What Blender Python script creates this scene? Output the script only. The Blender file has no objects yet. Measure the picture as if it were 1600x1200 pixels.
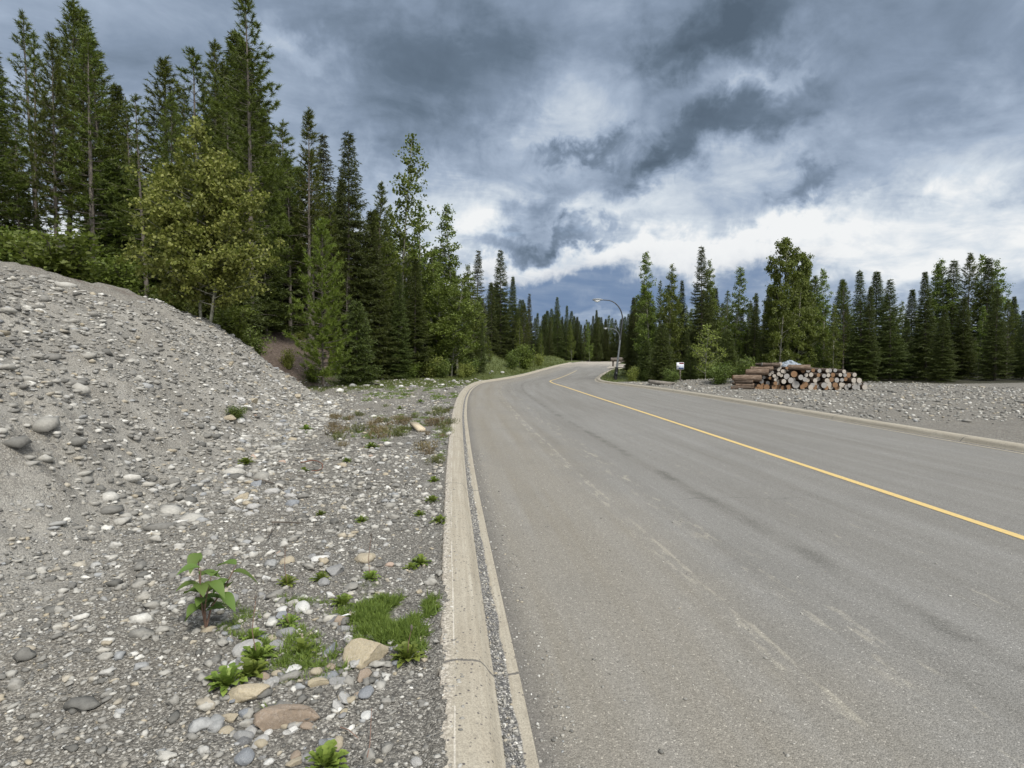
import bpy, bmesh, math, random
import numpy as np
from math import radians, sin, cos, pi, atan2, sqrt
random.seed(7); RNG = np.random.default_rng(7)
S = bpy.context.scene
C = S.collection

# ------------------------------------------------------------------ camera, world, sun, exposure
EYE = 1.65
PITCH = math.atan(40/900)
cam_d = bpy.data.cameras.new('camera'); cam = bpy.data.objects.new('camera', cam_d); C.objects.link(cam)
cam.location = (0, 0, EYE); cam.rotation_euler = (pi/2-PITCH, 0, 0)
cam_d.sensor_width = 36; cam_d.lens = 900/1600*36; cam_d.clip_end = 3000; cam_d.clip_start = .05
S.camera = cam
S.view_settings.view_transform = 'Standard'; S.view_settings.look = 'None'
S.view_settings.gamma = 1; S.view_settings.use_curve_mapping = False
EXPO = 1.55
cy = S.cycles; cy.max_bounces = 4; cy.diffuse_bounces = 2; cy.glossy_bounces = 1; cy.transmission_bounces = 3; cy.transparent_max_bounces = 2
S.view_settings.exposure = EXPO
SUN_EL, SUN_AZ = radians(52), radians(150)          # azimuth to the right of the view direction (+Y)
sd = bpy.data.lights.new('sun', 'SUN'); sd.energy = 1.22; sd.angle = radians(12); sd.color = (1, .955, .88)
so = bpy.data.objects.new('sun', sd); C.objects.link(so)
so.rotation_euler = (pi/2-SUN_EL, 0, pi-SUN_AZ)     # local -Z points from the sun to the scene
so.location = (0, 0, 60)

def lin(r, g, b):
    f = lambda c: c/12.92 if c <= .04045 else ((c+.055)/1.055)**2.4
    return (f(r/255), f(g/255), f(b/255), 1)

class NT:
    """small helper for node trees"""
    def __init__(s, tree): s.t = tree; s.n = tree.nodes; s.l = tree.links
    def node(s, kind, **kw):
        n = s.n.new(kind)
        for k, v in kw.items(): setattr(n, k, v)
        return n
    def put(s, sock, v):
        if isinstance(v, bpy.types.NodeSocket): s.l.new(v, sock)
        else: sock.default_value = v
    def m(s, op, a, b=0.0, c=None, clamp=False):
        n = s.node('ShaderNodeMath', operation=op, use_clamp=clamp)
        s.put(n.inputs[0], a); s.put(n.inputs[1], b)
        if c is not None: s.put(n.inputs[2], c)
        return n.outputs[0]
    def vm(s, op, a, b=None, scale=None):
        n = s.node('ShaderNodeVectorMath', operation=op)
        s.put(n.inputs[0], a)
        if b is not None: s.put(n.inputs[1], b)
        if scale is not None: s.put(n.inputs['Scale'], scale)
        return n.outputs[0]
    def mix(s, f, a, b, blend='MIX'):
        n = s.node('ShaderNodeMix', data_type='RGBA', blend_type=blend)
        s.put(n.inputs[0], f); s.put(n.inputs[6], a); s.put(n.inputs[7], b)
        return n.outputs[2]
    def ramp(s, f, stops, interp='LINEAR'):
        n = s.node('ShaderNodeValToRGB'); cr = n.color_ramp; cr.interpolation = interp
        while len(cr.elements) < len(stops): cr.elements.new(.5)
        for e, (p, c) in zip(cr.elements, stops): e.position = p; e.color = c if len(c) == 4 else (*c, 1)
        s.put(n.inputs[0], f); return n.outputs[0]
    def rng(s, v, a, b, c=0., d=1., smooth=False):
        n = s.node('ShaderNodeMapRange', interpolation_type='SMOOTHSTEP' if smooth else 'LINEAR')
        for i, q in enumerate((v, a, b, c, d)): s.put(n.inputs[i], q)
        return n.outputs[0]
    def noise(s, vec, scale, detail=4, rough=.5, dist=0., col=False):
        n = s.node('ShaderNodeTexNoise')
        if vec is not None: s.put(n.inputs['Vector'], vec)
        s.put(n.inputs['Scale'], scale); n.inputs['Detail'].default_value = detail
        n.inputs['Roughness'].default_value = rough; n.inputs['Distortion'].default_value = dist
        return n.outputs['Color' if col else 'Fac']
    def voro(s, vec, scale, rand=1., feature='F1'):
        n = s.node('ShaderNodeTexVoronoi', feature=feature)
        s.put(n.inputs['Vector'], vec); n.inputs['Scale'].default_value = scale
        if 'Randomness' in n.inputs: n.inputs['Randomness'].default_value = rand
        return n
    def sep(s, v):
        n = s.node('ShaderNodeSeparateXYZ'); s.put(n.inputs[0], v); return n.outputs
    def comb(s, x, y, z):
        n = s.node('ShaderNodeCombineXYZ')
        for i, q in enumerate((x, y, z)): s.put(n.inputs[i], q)
        return n.outputs[0]

# sky: Nishita behind a procedural deck of clouds, laid out by compass bearing and elevation
W = bpy.data.worlds.new('World'); S.world = W; W.use_nodes = True
W.cycles.sampling_method = 'MANUAL'; W.cycles.sample_map_resolution = 512
w = NT(W.node_tree); w.n.clear()
sky = w.node('ShaderNodeTexSky', sky_type='NISHITA', sun_disc=False, sun_elevation=SUN_EL, sun_rotation=SUN_AZ)
skyc = w.vm('SCALE', sky.outputs[0], scale=.055)
D = w.node('ShaderNodeTexCoord').outputs['Generated']
dx, dy, dz = w.sep(D)
az = w.m('ARCTAN2', dx, dy); el = w.m('ARCSINE', dz)
zc = w.m('MAXIMUM', dz, -.02)
q = w.comb(w.m('DIVIDE', dx, w.m('ADD', zc, .16)), w.m('DIVIDE', dy, w.m('ADD', zc, .16)), 0.)
qr = w.node('ShaderNodeVectorRotate', rotation_type='Z_AXIS'); w.put(qr.inputs['Vector'], q); qr.inputs['Angle'].default_value = radians(-28)
qs = w.vm('MULTIPLY', qr.outputs[0], (.9, 1.12, 1))
f1 = w.noise(qs, 1.25, 6, .56, .35)
f2 = w.noise(w.vm('ADD', qs, (7.3, 2.1, 4.0)), 3.2, 6, .6, .5)
wn1 = w.vm('SUBTRACT', w.noise(D, 6.0, 5, .6, 0., True), (.5, .5, .5))
wn2 = w.vm('SUBTRACT', w.noise(D, 22.0, 4, .65, .4, True), (.5, .5, .5))
wx, wy, wz = w.sep(w.vm('ADD', w.vm('SCALE', wn1, scale=.20), w.vm('SCALE', wn2, scale=.085)))
azw = w.m('ADD', az, wx); elw = w.m('ADD', el, wy)

def bearing(px, py):
    a = math.atan((px-800)/900); e = math.atan((560-py)/900*cos(a)); return a, e
def blob(px, py, sx, sy, amp, rot=0.):
    a, e = bearing(px, py); c, s_ = cos(radians(rot)), sin(radians(rot))
    k = cos(a)**2/900; sx *= k; sy *= k
    u = w.m('SUBTRACT', azw, a); v = w.m('SUBTRACT', elw, e)
    u2 = w.m('ADD', w.m('MULTIPLY', u, c/sx), w.m('MULTIPLY', v, s_/sx))
    v2 = w.m('ADD', w.m('MULTIPLY', u, -s_/sy), w.m('MULTIPLY', v, c/sy))
    r2 = w.m('ADD', w.m('MULTIPLY', u2, u2), w.m('MULTIPLY', v2, v2))
    return w.m('MULTIPLY', w.m('POWER', 2.718, w.m('MULTIPLY', r2, -1.)), amp)
base = w.ramp(w.rng(elw, 0., 1.2), [(0, (.55,)*3), (.07, (.62,)*3), (.12, (.86,)*3), (.165, (.84,)*3), (.21, (.64,)*3), (.28, (.58,)*3), (.40, (.51,)*3), (.6, (.47,)*3), (1, (.5,)*3)])
B = w.m('ADD', base, w.m('MULTIPLY', w.m('SUBTRACT', f1, .5), .50))
B = w.m('ADD', B, w.m('MULTIPLY', w.m('SUBTRACT', f2, .5), .52))
f3 = w.noise(w.vm('MULTIPLY', D, (1, 1, 1.35)), 11., 5, .62, .5)
B = w.m('ADD', B, w.m('MULTIPLY', w.m('SUBTRACT', f3, .5), .20))
for b in [(720, 120, 150, 75, -.26, -10), (610, 190, 120, 50, -.12, 0), (560, 40, 150, 40, -.08, 0), (1110, 55, 130, 48, -.46, 8), (1130, 215, 150, 40, -.42, 18),
          (900, 243, 60, 17, -.42, 5), (1000, 262, 42, 20, -.34, 10), (1245, 285, 34, 26, -.32, 30), (820, 335, 100, 26, -.30, 22), (860, 374, 120, 17, -.58, 8),
          (490, 95, 80, 34, .2, 0), (745, 350, 45, 45, .28, 0), (925, 120, 110, 80, .16, 40), (860, 200, 90, 50, .10, 20), (1050, 320, 160, 30, .10, 12), (1000, 408, 240, 28, .20, 6), (1230, 345, 110, 24, .18, 15),
          (960, 320, 90, 40, .12, 0), (660, 300, 80, 40, .12, 0), (1180, 130, 60, 18, .18, 15), (200, 150, 140, 60, -.12, 0), (1440, 160, 150, 70, -.14, 10), (1450, 350, 160, 40, .06, 0)]:
    B = w.m('ADD', B, blob(*b))
B = w.m('ADD', w.m('MULTIPLY', w.m('SUBTRACT', B, .5), 1.12), .5)
cloud = w.ramp(B, [(.0, lin(86, 101, 117)), (.22, lin(104, 120, 138)), (.45, lin(136, 152, 173)), (.64, lin(166, 181, 201)), (.85, lin(212, 221, 230)), (1., lin(242, 244, 245))])
blue = w.m('ADD', blob(890, 476, 150, 42, 1.7), blob(1165, 455, 110, 34, .9))
blue = w.m('ADD', blue, blob(700, 490, 120, 34, 1.0), clamp=True)
cloud = w.mix(w.m('MULTIPLY', blue, w.rng(f2, .2, .75, 1., .72)), cloud, lin(110, 134, 168))
gain = 2**-EXPO
cl = w.vm('SCALE', cloud, scale=gain)
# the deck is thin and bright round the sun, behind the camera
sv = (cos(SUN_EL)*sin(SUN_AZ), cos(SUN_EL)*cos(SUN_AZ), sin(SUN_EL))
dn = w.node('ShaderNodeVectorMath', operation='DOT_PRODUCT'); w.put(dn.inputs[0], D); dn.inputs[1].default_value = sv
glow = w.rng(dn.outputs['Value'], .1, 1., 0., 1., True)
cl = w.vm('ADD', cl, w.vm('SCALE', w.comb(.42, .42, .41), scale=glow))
gap = w.rng(w.m('ADD', f1, w.m('MULTIPLY', f2, .3)), .80, .95, 0., .35)
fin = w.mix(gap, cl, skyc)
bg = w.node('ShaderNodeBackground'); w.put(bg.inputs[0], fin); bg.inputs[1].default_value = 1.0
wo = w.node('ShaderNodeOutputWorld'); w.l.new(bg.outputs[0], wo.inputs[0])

# ------------------------------------------------------------------ numpy helpers
def ss(a, b, x): t = np.clip((x-a)/(b-a), 0, 1); return t*t*(3-2*t)
def _h(ix, iy, s):
    n = (ix.astype(np.int64)*374761393 + iy.astype(np.int64)*668265263 + s*1442695041) & 0xffffffff
    n = ((n ^ (n >> 13))*1274126177) & 0xffffffff
    return ((n ^ (n >> 16)) & 0xffff)/65535.
def vnoise(x, y, s=0):
    x = np.asarray(x, float); y = np.asarray(y, float)
    ix = np.floor(x); iy = np.floor(y); fx = x-ix; fy = y-iy
    fx = fx*fx*(3-2*fx); fy = fy*fy*(3-2*fy)
    a = _h(ix, iy, s); b = _h(ix+1, iy, s); c = _h(ix, iy+1, s); d = _h(ix+1, iy+1, s)
    return (a*(1-fx)+b*fx)*(1-fy)+(c*(1-fx)+d*fx)*fy
def fbm(x, y, s=0, o=4):
    t = 0; amp = .5; f = 1.
    for i in range(o): t = t+amp*vnoise(np.asarray(x)*f, np.asarray(y)*f, s+i*17); amp *= .5; f *= 2.03
    return t/(1-.5**o)

class curve1:
    """smooth x(y) through control points"""
    def __init__(s, pts):
        s.y = np.array([p[1] for p in pts], float); s.x = np.array([p[0] for p in pts], float)
        d = np.diff(s.x)/np.diff(s.y); m = np.zeros(len(pts)); m[1:-1] = (d[:-1]+d[1:])/2; m[0] = d[0]; m[-1] = d[-1]; s.m = m
    def __call__(s, y):
        y = np.asarray(y, float); i = np.clip(np.searchsorted(s.y, y)-1, 0, len(s.y)-2)
        h = s.y[i+1]-s.y[i]; t = np.clip((y-s.y[i])/h, -3, 4); t = np.where(t < 0, 0, np.where(t > 1, 1, t))
        ext = np.where(y < s.y[0], (y-s.y[0])*s.m[0], np.where(y > s.y[-1], (y-s.y[-1])*s.m[-1], 0))
        return ((2*t**3-3*t**2+1)*s.x[i]+(t**3-2*t**2+t)*h*s.m[i]+(-2*t**3+3*t**2)*s.x[i+1]+(t**3-t**2)*h*s.m[i+1])+ext
XL = curve1([(.75, -8), (.42, -2), (.27, .5), (.1, 2.32), (-.155, 4.64), (-.45, 7.4), (-.93, 12.4), (-1.38, 17.5), (-1.92, 25.6), (-2.12, 33), (-1.85, 38.8), (-.85, 43.4), (.75, 50), (3.4, 62), (5.8, 72), (8.4, 82), (11.5, 95), (14.5, 108)])
XR = curve1([(9.5, -8), (9.05, 5), (8.75, 11), (8.44, 16.9), (8.1, 23.3), (7.5, 29.6), (6.4, 36.4), (6.0, 39.6), (6.25, 43.5), (7.85, 52), (10.3, 62), (12.7, 72), (15.2, 82), (18.3, 95), (21.3, 108)])
XY = curve1([(5.0, -8), (4.75, 4), (4.5, 9), (4.0, 17.9), (3.57, 24.75), (3.1, 33), (2.72, 39.5), (2.82, 42.2), (3.6, 46), (6.96, 62)])
TOE = curve1([(-2.6, -8), (-2.7, 0), (-3.0, 3), (-3.7, 7.4), (-4.6, 11.4), (-6.1, 18.6), (-7.1, 22), (-8.8, 25), (-10.4, 29), (-9.6, 36), (-10.6, 44), (-13, 50), (-13, 70), (-10, 90), (-6, 120), (0, 200)])
KW = .41
def rise(y): return 1.1*ss(42, 95, np.asarray(y, float))
def road_h(x, y): return rise(y)
def erode(y):
    y = np.asarray(y, float)
    return .012*vnoise(y*6, y*0, 3) + .06*np.exp(-((y-3.62)/.2)**2) + .05*np.exp(-((y-2.9)/.1)**2) + .055*ss(2.75, 2.5, y)*(.4+.9*vnoise(y*7, y*0+4, 9))
def ground_h(x, y, fine=True):
    x = np.asarray(x, float); y = np.asarray(y, float)
    xl = XL(y)-KW; xr = XR(y)+KW
    dl = xl-x; dr = x-xr
    z = rise(y)+.105
    d = TOE(y)+.5*(fbm(x*.25+3, y*.25, 5)-.5)*2-x
    dp = np.maximum(d, 0)
    steep = .80+.10*(fbm(y*.5, x*.5, 8)-.5)
    sl = steep*np.where(dp < .8, dp*dp/1.6, dp-.4)
    cap = 2.9+.22*np.maximum(dp-3.6, 0)
    k = .35
    bank = -k*np.log(np.exp(-sl/k)+np.exp(-cap/k))
    bank = np.where(dp > 0, np.maximum(bank, 0), 0)
    z = z+bank
    z = z+1.75*np.exp(-((x+3.2)/3.0)**2-((y-62)/6.5)**2)*ss(0.2, 2.5, dl)              # grassy mound
    z = z+.8*np.exp(-((x-5.5)/2.5)**2-((y-86)/6)**2)*ss(0.2, 2.0, dl)
    z = z+.28*np.exp(-((x-13)/3.2)**2-((y-34.5)/2.2)**2)                                # low gravel heap
    z = z+ss(112, 150, y)*(4+1.0*fbm(x*.03, y*.03, 4))+ss(20, 60, x)*ss(45, 80, y)*2
    out = np.maximum(dl, dr)
    amp = ss(.1, 1.2, out)
    z = z+amp*(.22*(fbm(x*.35, y*.35, 11)-.5)+.10*(fbm(x*1.3, y*1.3, 12)-.5))
    if fine:
        z = z+ss(.0, .35, out)*(.05*(fbm(x*5, y*5, 13, 3)-.5)+.85*np.clip(bank, 0, .3)*(fbm(x*2.2, y*2.2, 14, 3)-.5)+1.3*np.clip(bank, 0, .35)*(fbm(x*.35, y*1.5, 15, 3)-.5))
    # spill over the kerb edge, sink under kerb and road
    dk = -dl
    e = erode(y)
    spill = rise(y)+.118+.012*(vnoise(x*40, y*40, 2)) - .4*np.maximum(dk-e*.6, 0)
    z = np.where((dk > -.03) & (dk < e), np.maximum(spill, .02), z)
    inside = ((dk >= e) & (dr < .02))
    z = np.where(inside, rise(y)-.16, z)
    return z

def ray(px, py):
    a = PITCH
    f = np.array([0, cos(a), -sin(a)]); u = np.array([0, sin(a), cos(a)])
    d = f*900+np.array([1., 0, 0])*(px-800)+u*(600-py)
    return d/d[1]
def hit(px, py):
    """where the line of sight through a photo point meets the ground"""
    d = ray(px, py); t = 1.2*1.004**np.arange(1300)
    x = d[0]*t; z = EYE+d[2]*t
    g = ground_h(x, t, False); xl = XL(t); xr = XR(t)
    g = np.where((x > xl-KW) & (x < xl), rise(t)+.1, np.where((x >= xl) & (x < xr), rise(t), g))
    i = np.argmax(z < g)
    if z[i] >= g[i]: i = len(t)-1
    return float(x[i]), float(t[i])
def at(px, Y): return float(ray(px, 600)[0]*Y)
def top_z(py, Y): return float(EYE+ray(800, py)[2]*Y)
def gh(x, y): return float(ground_h(x, y))

class MB:
    """collects vertices and faces, links them as ONE mesh object"""
    def __init__(s): s.v = []; s.f = []; s.mi = []; s.n = 0; s.uv = None; s.attr = {}
    def add(s, V, F, mi=0):
        V = np.asarray(V, float).reshape(-1, 3); F = np.asarray(F, int)
        s.v.append(V); s.f.append(F+s.n); s.mi.append(np.full(len(F), mi)); s.n += len(V)
    def tube(s, pts, rad, n=6, cap=True, mi=0):
        pts = np.asarray(pts, float); rad = np.broadcast_to(np.asarray(rad, float), (len(pts),)); k = len(pts)
        t = np.gradient(pts, axis=0); t /= np.linalg.norm(t, axis=1)[:, None]+1e-9
        ref = np.array([0, 0, 1.]) if abs(t[0][2]) < .9 else np.array([1., 0, 0])
        a = np.cross(t, ref); a /= np.linalg.norm(a, axis=1)[:, None]+1e-9; b = np.cross(t, a)
        an = np.arange(n)*2*pi/n
        V = pts[:, None, :]+rad[:, None, None]*(np.cos(an)[None, :, None]*a[:, None, :]+np.sin(an)[None, :, None]*b[:, None, :])
        i = np.arange(k-1)[:, None]*n; j = np.arange(n)[None, :]; j2 = (j+1) % n
        F = np.stack([i+j, i+j2, i+n+j2, i+n+j], -1).reshape(-1, 4)
        s.add(V, F, mi)
        if cap:
            s.add(V[0], [[0]+list(range(1, n))] if n <= 4 else [[0, q, q+1, q+1] for q in range(1, n-1)], mi)
            s.add(V[-1], [list(range(n))] if n <= 4 else [[0, q, q+1, q+1] for q in range(1, n-1)], mi)
    def box(s, c, size, rz=0., mi=0, tilt=None):
        sx, sy, sz = [q/2 for q in size]
        V = np.array([[x, y, z] for z in (-sz, sz) for y in (-sy, sy) for x in (-sx, sx)], float)
        if tilt is not None: V = V@np.array(tilt).T
        R = np.array([[cos(rz), -sin(rz), 0], [sin(rz), cos(rz), 0], [0, 0, 1]]); V = V@R.T+np.array(c)
        s.add(V, [[0, 2, 3, 1], [4, 5, 7, 6], [0, 1, 5, 4], [2, 6, 7, 3], [0, 4, 6, 2], [1, 3, 7, 5]], mi)
    def mesh(s, name, mats, smooth=False):
        me = bpy.data.meshes.new(name)
        V = np.concatenate(s.v); me.vertices.add(len(V)); me.vertices.foreach_set('co', V.ravel())
        idx = []; cnt = []
        for F in s.f:
            if F.shape[1] == 4:
                deg = F[:, 3] == F[:, 2]
                if deg.any():
                    for r, dg in zip(F, deg):
                        idx.append(r[:3] if dg else r); cnt.append(np.array([3 if dg else 4]))
                    continue
            idx.append(F.ravel()); cnt.append(np.full(len(F), F.shape[1]))
        idx = np.concatenate(idx); cnt = np.concatenate(cnt)
        me.loops.add(len(idx)); me.loops.foreach_set('vertex_index', idx.astype(np.int32))
        me.polygons.add(len(cnt)); st = np.concatenate([[0], np.cumsum(cnt)[:-1]])
        me.polygons.foreach_set('loop_start', st.astype(np.int32)); me.polygons.foreach_set('loop_total', cnt.astype(np.int32))
        for q in (mats if isinstance(mats, (list, tuple)) else [mats]): me.materials.append(q)
        me.polygons.foreach_set('material_index', np.concatenate(s.mi).astype(np.int32))
        if smooth: me.polygons.foreach_set('use_smooth', np.ones(len(cnt), bool))
        for k, a in s.attr.items():
            at_ = me.attributes.new(k, 'FLOAT', 'POINT'); at_.data.foreach_set('value', np.asarray(a, np.float32))
        me.update(calc_edges=True); me.validate()
        return me
    def build(s, name, mats, parent=None, smooth=False): return link(name, s.mesh(name, mats, smooth), parent)

def link(name, me, parent=None):
    o = bpy.data.objects.new(name, me); C.objects.link(o)
    if parent is not None: o.parent = parent
    return o
def tag(o, label=None, cat=None, group=None, kind=None):
    if label: o['label'] = label
    if cat: o['category'] = cat
    if group: o['group'] = group
    if kind: o['kind'] = kind
    return o
def empty(name, loc, rz=0., sc=(1, 1, 1)):
    o = bpy.data.objects.new(name, None); C.objects.link(o); o.location = loc; o.rotation_euler = (0, 0, rz); o.scale = sc
    o.empty_display_size = .1; return o

# ------------------------------------------------------------------ materials
def mat(name):
    m = bpy.data.materials.new(name); m.use_nodes = True; t = NT(m.node_tree); t.n.clear()
    out = t.node('ShaderNodeOutputMaterial'); p = t.node('ShaderNodeBsdfPrincipled'); t.l.new(p.outputs[0], out.inputs[0])
    p.inputs['Roughness'].default_value = .9; p.inputs['Specular IOR Level'].default_value = .25
    return m, t, p, out
def bump(t, p, h, strength=.5, dist=.02):
    b = t.node('ShaderNodeBump'); t.put(b.inputs['Strength'], strength); b.inputs['Distance'].default_value = dist
    t.put(b.inputs['Height'], h); t.l.new(b.outputs[0], p.inputs['Normal'])
def simple(name, col, var=.25, scale=8., rough=.85, bm=.3, bd=.01, spec=.25, metal=0.):
    m, t, p, o = mat(name); P = t.node('ShaderNodeTexCoord').outputs['Object']
    n = t.noise(P, scale, 6, .6); c2 = tuple(c*(1-var) for c in col); c3 = tuple(min(1, c*(1+var)) for c in col)
    t.put(p.inputs['Base Color'], t.ramp(n, [(.3, c2), (.7, c3)]))
    p.inputs['Roughness'].default_value = rough; p.inputs['Specular IOR Level'].default_value = spec; p.inputs['Metallic'].default_value = metal
    bump(t, p, t.noise(P, scale*4, 5, .6), bm, bd); return m
def leafmat(name, dark, light, trans=.25, tipcol=None):
    m, t, p, o = mat(name); g = t.node('ShaderNodeNewGeometry'); oi = t.node('ShaderNodeObjectInfo')
    P = t.node('ShaderNodeTexCoord').outputs['Object']
    r = t.m('ADD', t.m('MULTIPLY', g.outputs['Random Per Island'], .6), t.m('MULTIPLY', t.noise(P, .9, 3, .5), .55))
    c = t.ramp(r, [(.2, dark), (.85, light)])
    hs = t.node('ShaderNodeHueSaturation'); t.put(hs.inputs['Color'], c)
    t.put(hs.inputs['Hue'], t.rng(oi.outputs['Random'], 0, 1, .485, .512)); t.put(hs.inputs['Value'], t.rng(oi.outputs['Random'], 0, 1, .78, 1.2))
    c = hs.outputs[0]
    t.put(p.inputs['Base Color'], c); p.inputs['Roughness'].default_value = .55; p.inputs['Specular IOR Level'].default_value = .3
    tr = t.node('ShaderNodeBsdfTranslucent'); t.put(tr.inputs[0], t.mix(.5, c, (.14, .2, .02, 1)))
    mx = t.node('ShaderNodeMixShader'); mx.inputs[0].default_value = trans
    t.l.new(p.outputs[0], mx.inputs[1]); t.l.new(tr.outputs[0], mx.inputs[2]); t.l.new(mx.outputs[0], o.inputs[0]); return m

M = {}
M['pine'] = leafmat('pine_needles', (.028, .040, .006), (.122, .150, .022), .2)
M['youngpine'] = leafmat('young_pine_needles', (.055, .082, .010), (.165, .215, .03), .25)
M['spruce'] = leafmat('spruce_needles', (.020, .030, .006), (.075, .094, .018), .15)
M['greyspruce'] = leafmat('thin_spruce_needles', (.04, .045, .025), (.09, .095, .05), .15)
M['aspen'] = leafmat('aspen_leaves', (.052, .078, .010), (.165, .21, .042), .35)
M['birch'] = leafmat('pale_leaves', (.085, .115, .016), (.29, .32, .08), .35)
M['bush'] = leafmat('bush_leaves', (.05, .075, .015), (.15, .19, .045), .3)
M['weed'] = leafmat('weed_leaves', (.075, .12, .018), (.22, .28, .055), .3)
M['bigleaf'] = leafmat('broad_leaves', (.05, .10, .02), (.16, .24, .06), .35)
M['grass'] = leafmat('grass_blades', (.055, .075, .02), (.16, .18, .055), .3)
M['dry'] = leafmat('dry_weeds', (.10, .07, .035), (.23, .18, .095), .2); M['dull'] = leafmat('dull_weeds', (.06, .07, .02), (.15, .16, .05), .2)
M['bark'] = simple('bark', (.11, .095, .08), .5, 6, bm=.6)
M['palebark'] = simple('pale_bark', (.20, .195, .15), .45, 5, bm=.4)
M['deadwood'] = simple('dead_wood', (.19, .172, .148), .3, 9, bm=.5)

# asphalt: u across (metres from the left edge), v along
m, t, p, o = mat('asphalt'); M['asphalt'] = m
uvn = t.node('ShaderNodeUVMap', uv_map='UVMap').outputs[0]; P = t.node('ShaderNodeTexCoord').outputs['Object']
u, v, _ = t.sep(uvn)
wob = t.m('ADD', u, t.m('MULTIPLY', t.m('SUBTRACT', t.noise(P, .35, 3), .5), .5))
dust = t.rng(t.m('ADD', wob, t.m('MULTIPLY', t.m('SUBTRACT', t.noise(P, 1.2, 5, .6), .5), 1.2)), .9, 2.3, 1., 0., True)
c = t.mix(dust, (.168, .160, .144, 1), (.202, .183, .150, 1))
st = t.comb(t.m('MULTIPLY', u, 2.2), t.m('MULTIPLY', v, .09), 0.)
c = t.mix(t.rng(t.noise(st, 1.3, 6, .6), .3, .75, 0, .5), c, (.28, .275, .262, 1))
c = t.mix(t.rng(t.noise(P, .7, 5, .6), .5, .8, 0, .28), c, (.13, .127, .12, 1))
# dark seam between paving passes, broken up
seam = t.m('MULTIPLY', t.m('SUBTRACT', 1., t.rng(t.m('ABSOLUTE', t.m('SUBTRACT', t.m('ADD', u, t.m('MULTIPLY', t.m('SUBTRACT', t.noise(P, 3, 5, .6), .5), .22)), 2.68)), .02, .13)), t.rng(t.noise(P, 1.6, 5, .65), .42, .6))
c = t.mix(t.m('MULTIPLY', seam, .6), c, t.mix(t.rng(t.noise(P, 60, 3, .6), .4, .6), (.07, .068, .062, 1), (.15, .145, .13, 1)))
# pale scrapings in the wheel tracks
sp = t.comb(t.m('MULTIPLY', u, 9), t.m('MULTIPLY', v, 2.2), 0.)
for uc, wd, th in ((1.42, .10, .575), (1.50, .025, .50), (2.05, .22, .60), (3.4, .5, .66)):
    k = t.m('MULTIPLY', t.rng(t.m('ABSOLUTE', t.m('SUBTRACT', t.m('ADD', u, t.m('MULTIPLY', t.m('SUBTRACT', t.noise(P, .5, 3), .5), .12)), uc+.0)), wd*.3, wd, 1., 0.), t.rng(t.noise(sp, 1.0, 5, .6), th-.05, th+.03))
    c = t.mix(t.m('MULTIPLY', k, .5), c, (.34, .315, .26, 1))
# grit washed against the gutter
c = t.mix(t.m('MULTIPLY', t.rng(t.m('ADD', u, t.m('MULTIPLY', t.noise(P, 9, 5, .7), .14)), .05, .24, 1., 0.), .75), c, (.115, .108, .10, 1))
# gravel dragged onto the far end
c = t.mix(t.m('MULTIPLY', t.rng(t.m('ADD', v, t.m('MULTIPLY', t.m('SUBTRACT', t.noise(t.vm('MULTIPLY', P, (1.2, .3, 1)), .5, 5, .6), .5), 26)), 68, 84, 0, 1), .85), c, (.36, .325, .275, 1))
vo = t.voro(P, 135); vr = t.sep(vo.outputs['Color'])[0]
vo2 = t.voro(P, 260); vr2 = t.sep(vo2.outputs['Color'])[0]
sp1 = t.ramp(vr, [(0, (.62,)*3), (.25, (.88,)*3), (.75, (1.03,)*3), (.95, (1.15,)*3), (.975, (1.45,)*3), (1, (1.9,)*3)])
sp2 = t.ramp(vr2, [(0, (.72,)*3), (.5, (.97,)*3), (1, (1.25,)*3)])
c = t.mix(.8, c, t.mix(1., sp1, sp2, 'MULTIPLY'), 'MULTIPLY')
# hairline transverse cracks
wv = t.m('ADD', v, t.m('MULTIPLY', t.noise(P, 1.4, 4, .6), .5))
ck = t.m('PINGPONG', t.m('ADD', wv, 2.2), 4.6)
c = t.mix(t.m('MULTIPLY', t.rng(ck, 0., .02, 1, 0), t.m('MULTIPLY', t.rng(t.noise(P, .5, 2), .5, .55), .45)), c, (.08, .078, .075, 1))
t.put(p.inputs['Base Color'], c); p.inputs['Roughness'].default_value = .95; p.inputs['Specular IOR Level'].default_value = .12
bump(t, p, t.m('SUBTRACT', 1., vo.outputs['Distance']), .55, .006)

# yellow paint
m, t, p, o = mat('yellow_paint'); M['yellow'] = m
P = t.node('ShaderNodeTexCoord').outputs['Object']; Y_ = t.sep(P)[1]
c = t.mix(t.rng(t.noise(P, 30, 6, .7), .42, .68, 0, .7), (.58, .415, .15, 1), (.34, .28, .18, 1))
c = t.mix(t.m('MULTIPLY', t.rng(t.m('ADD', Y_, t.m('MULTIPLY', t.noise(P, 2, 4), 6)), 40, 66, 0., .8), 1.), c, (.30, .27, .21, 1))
t.put(p.inputs['Base Color'], c); p.inputs['Roughness'].default_value = .7
bump(t, p, t.noise(P, 120, 3), .3, .003)

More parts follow.
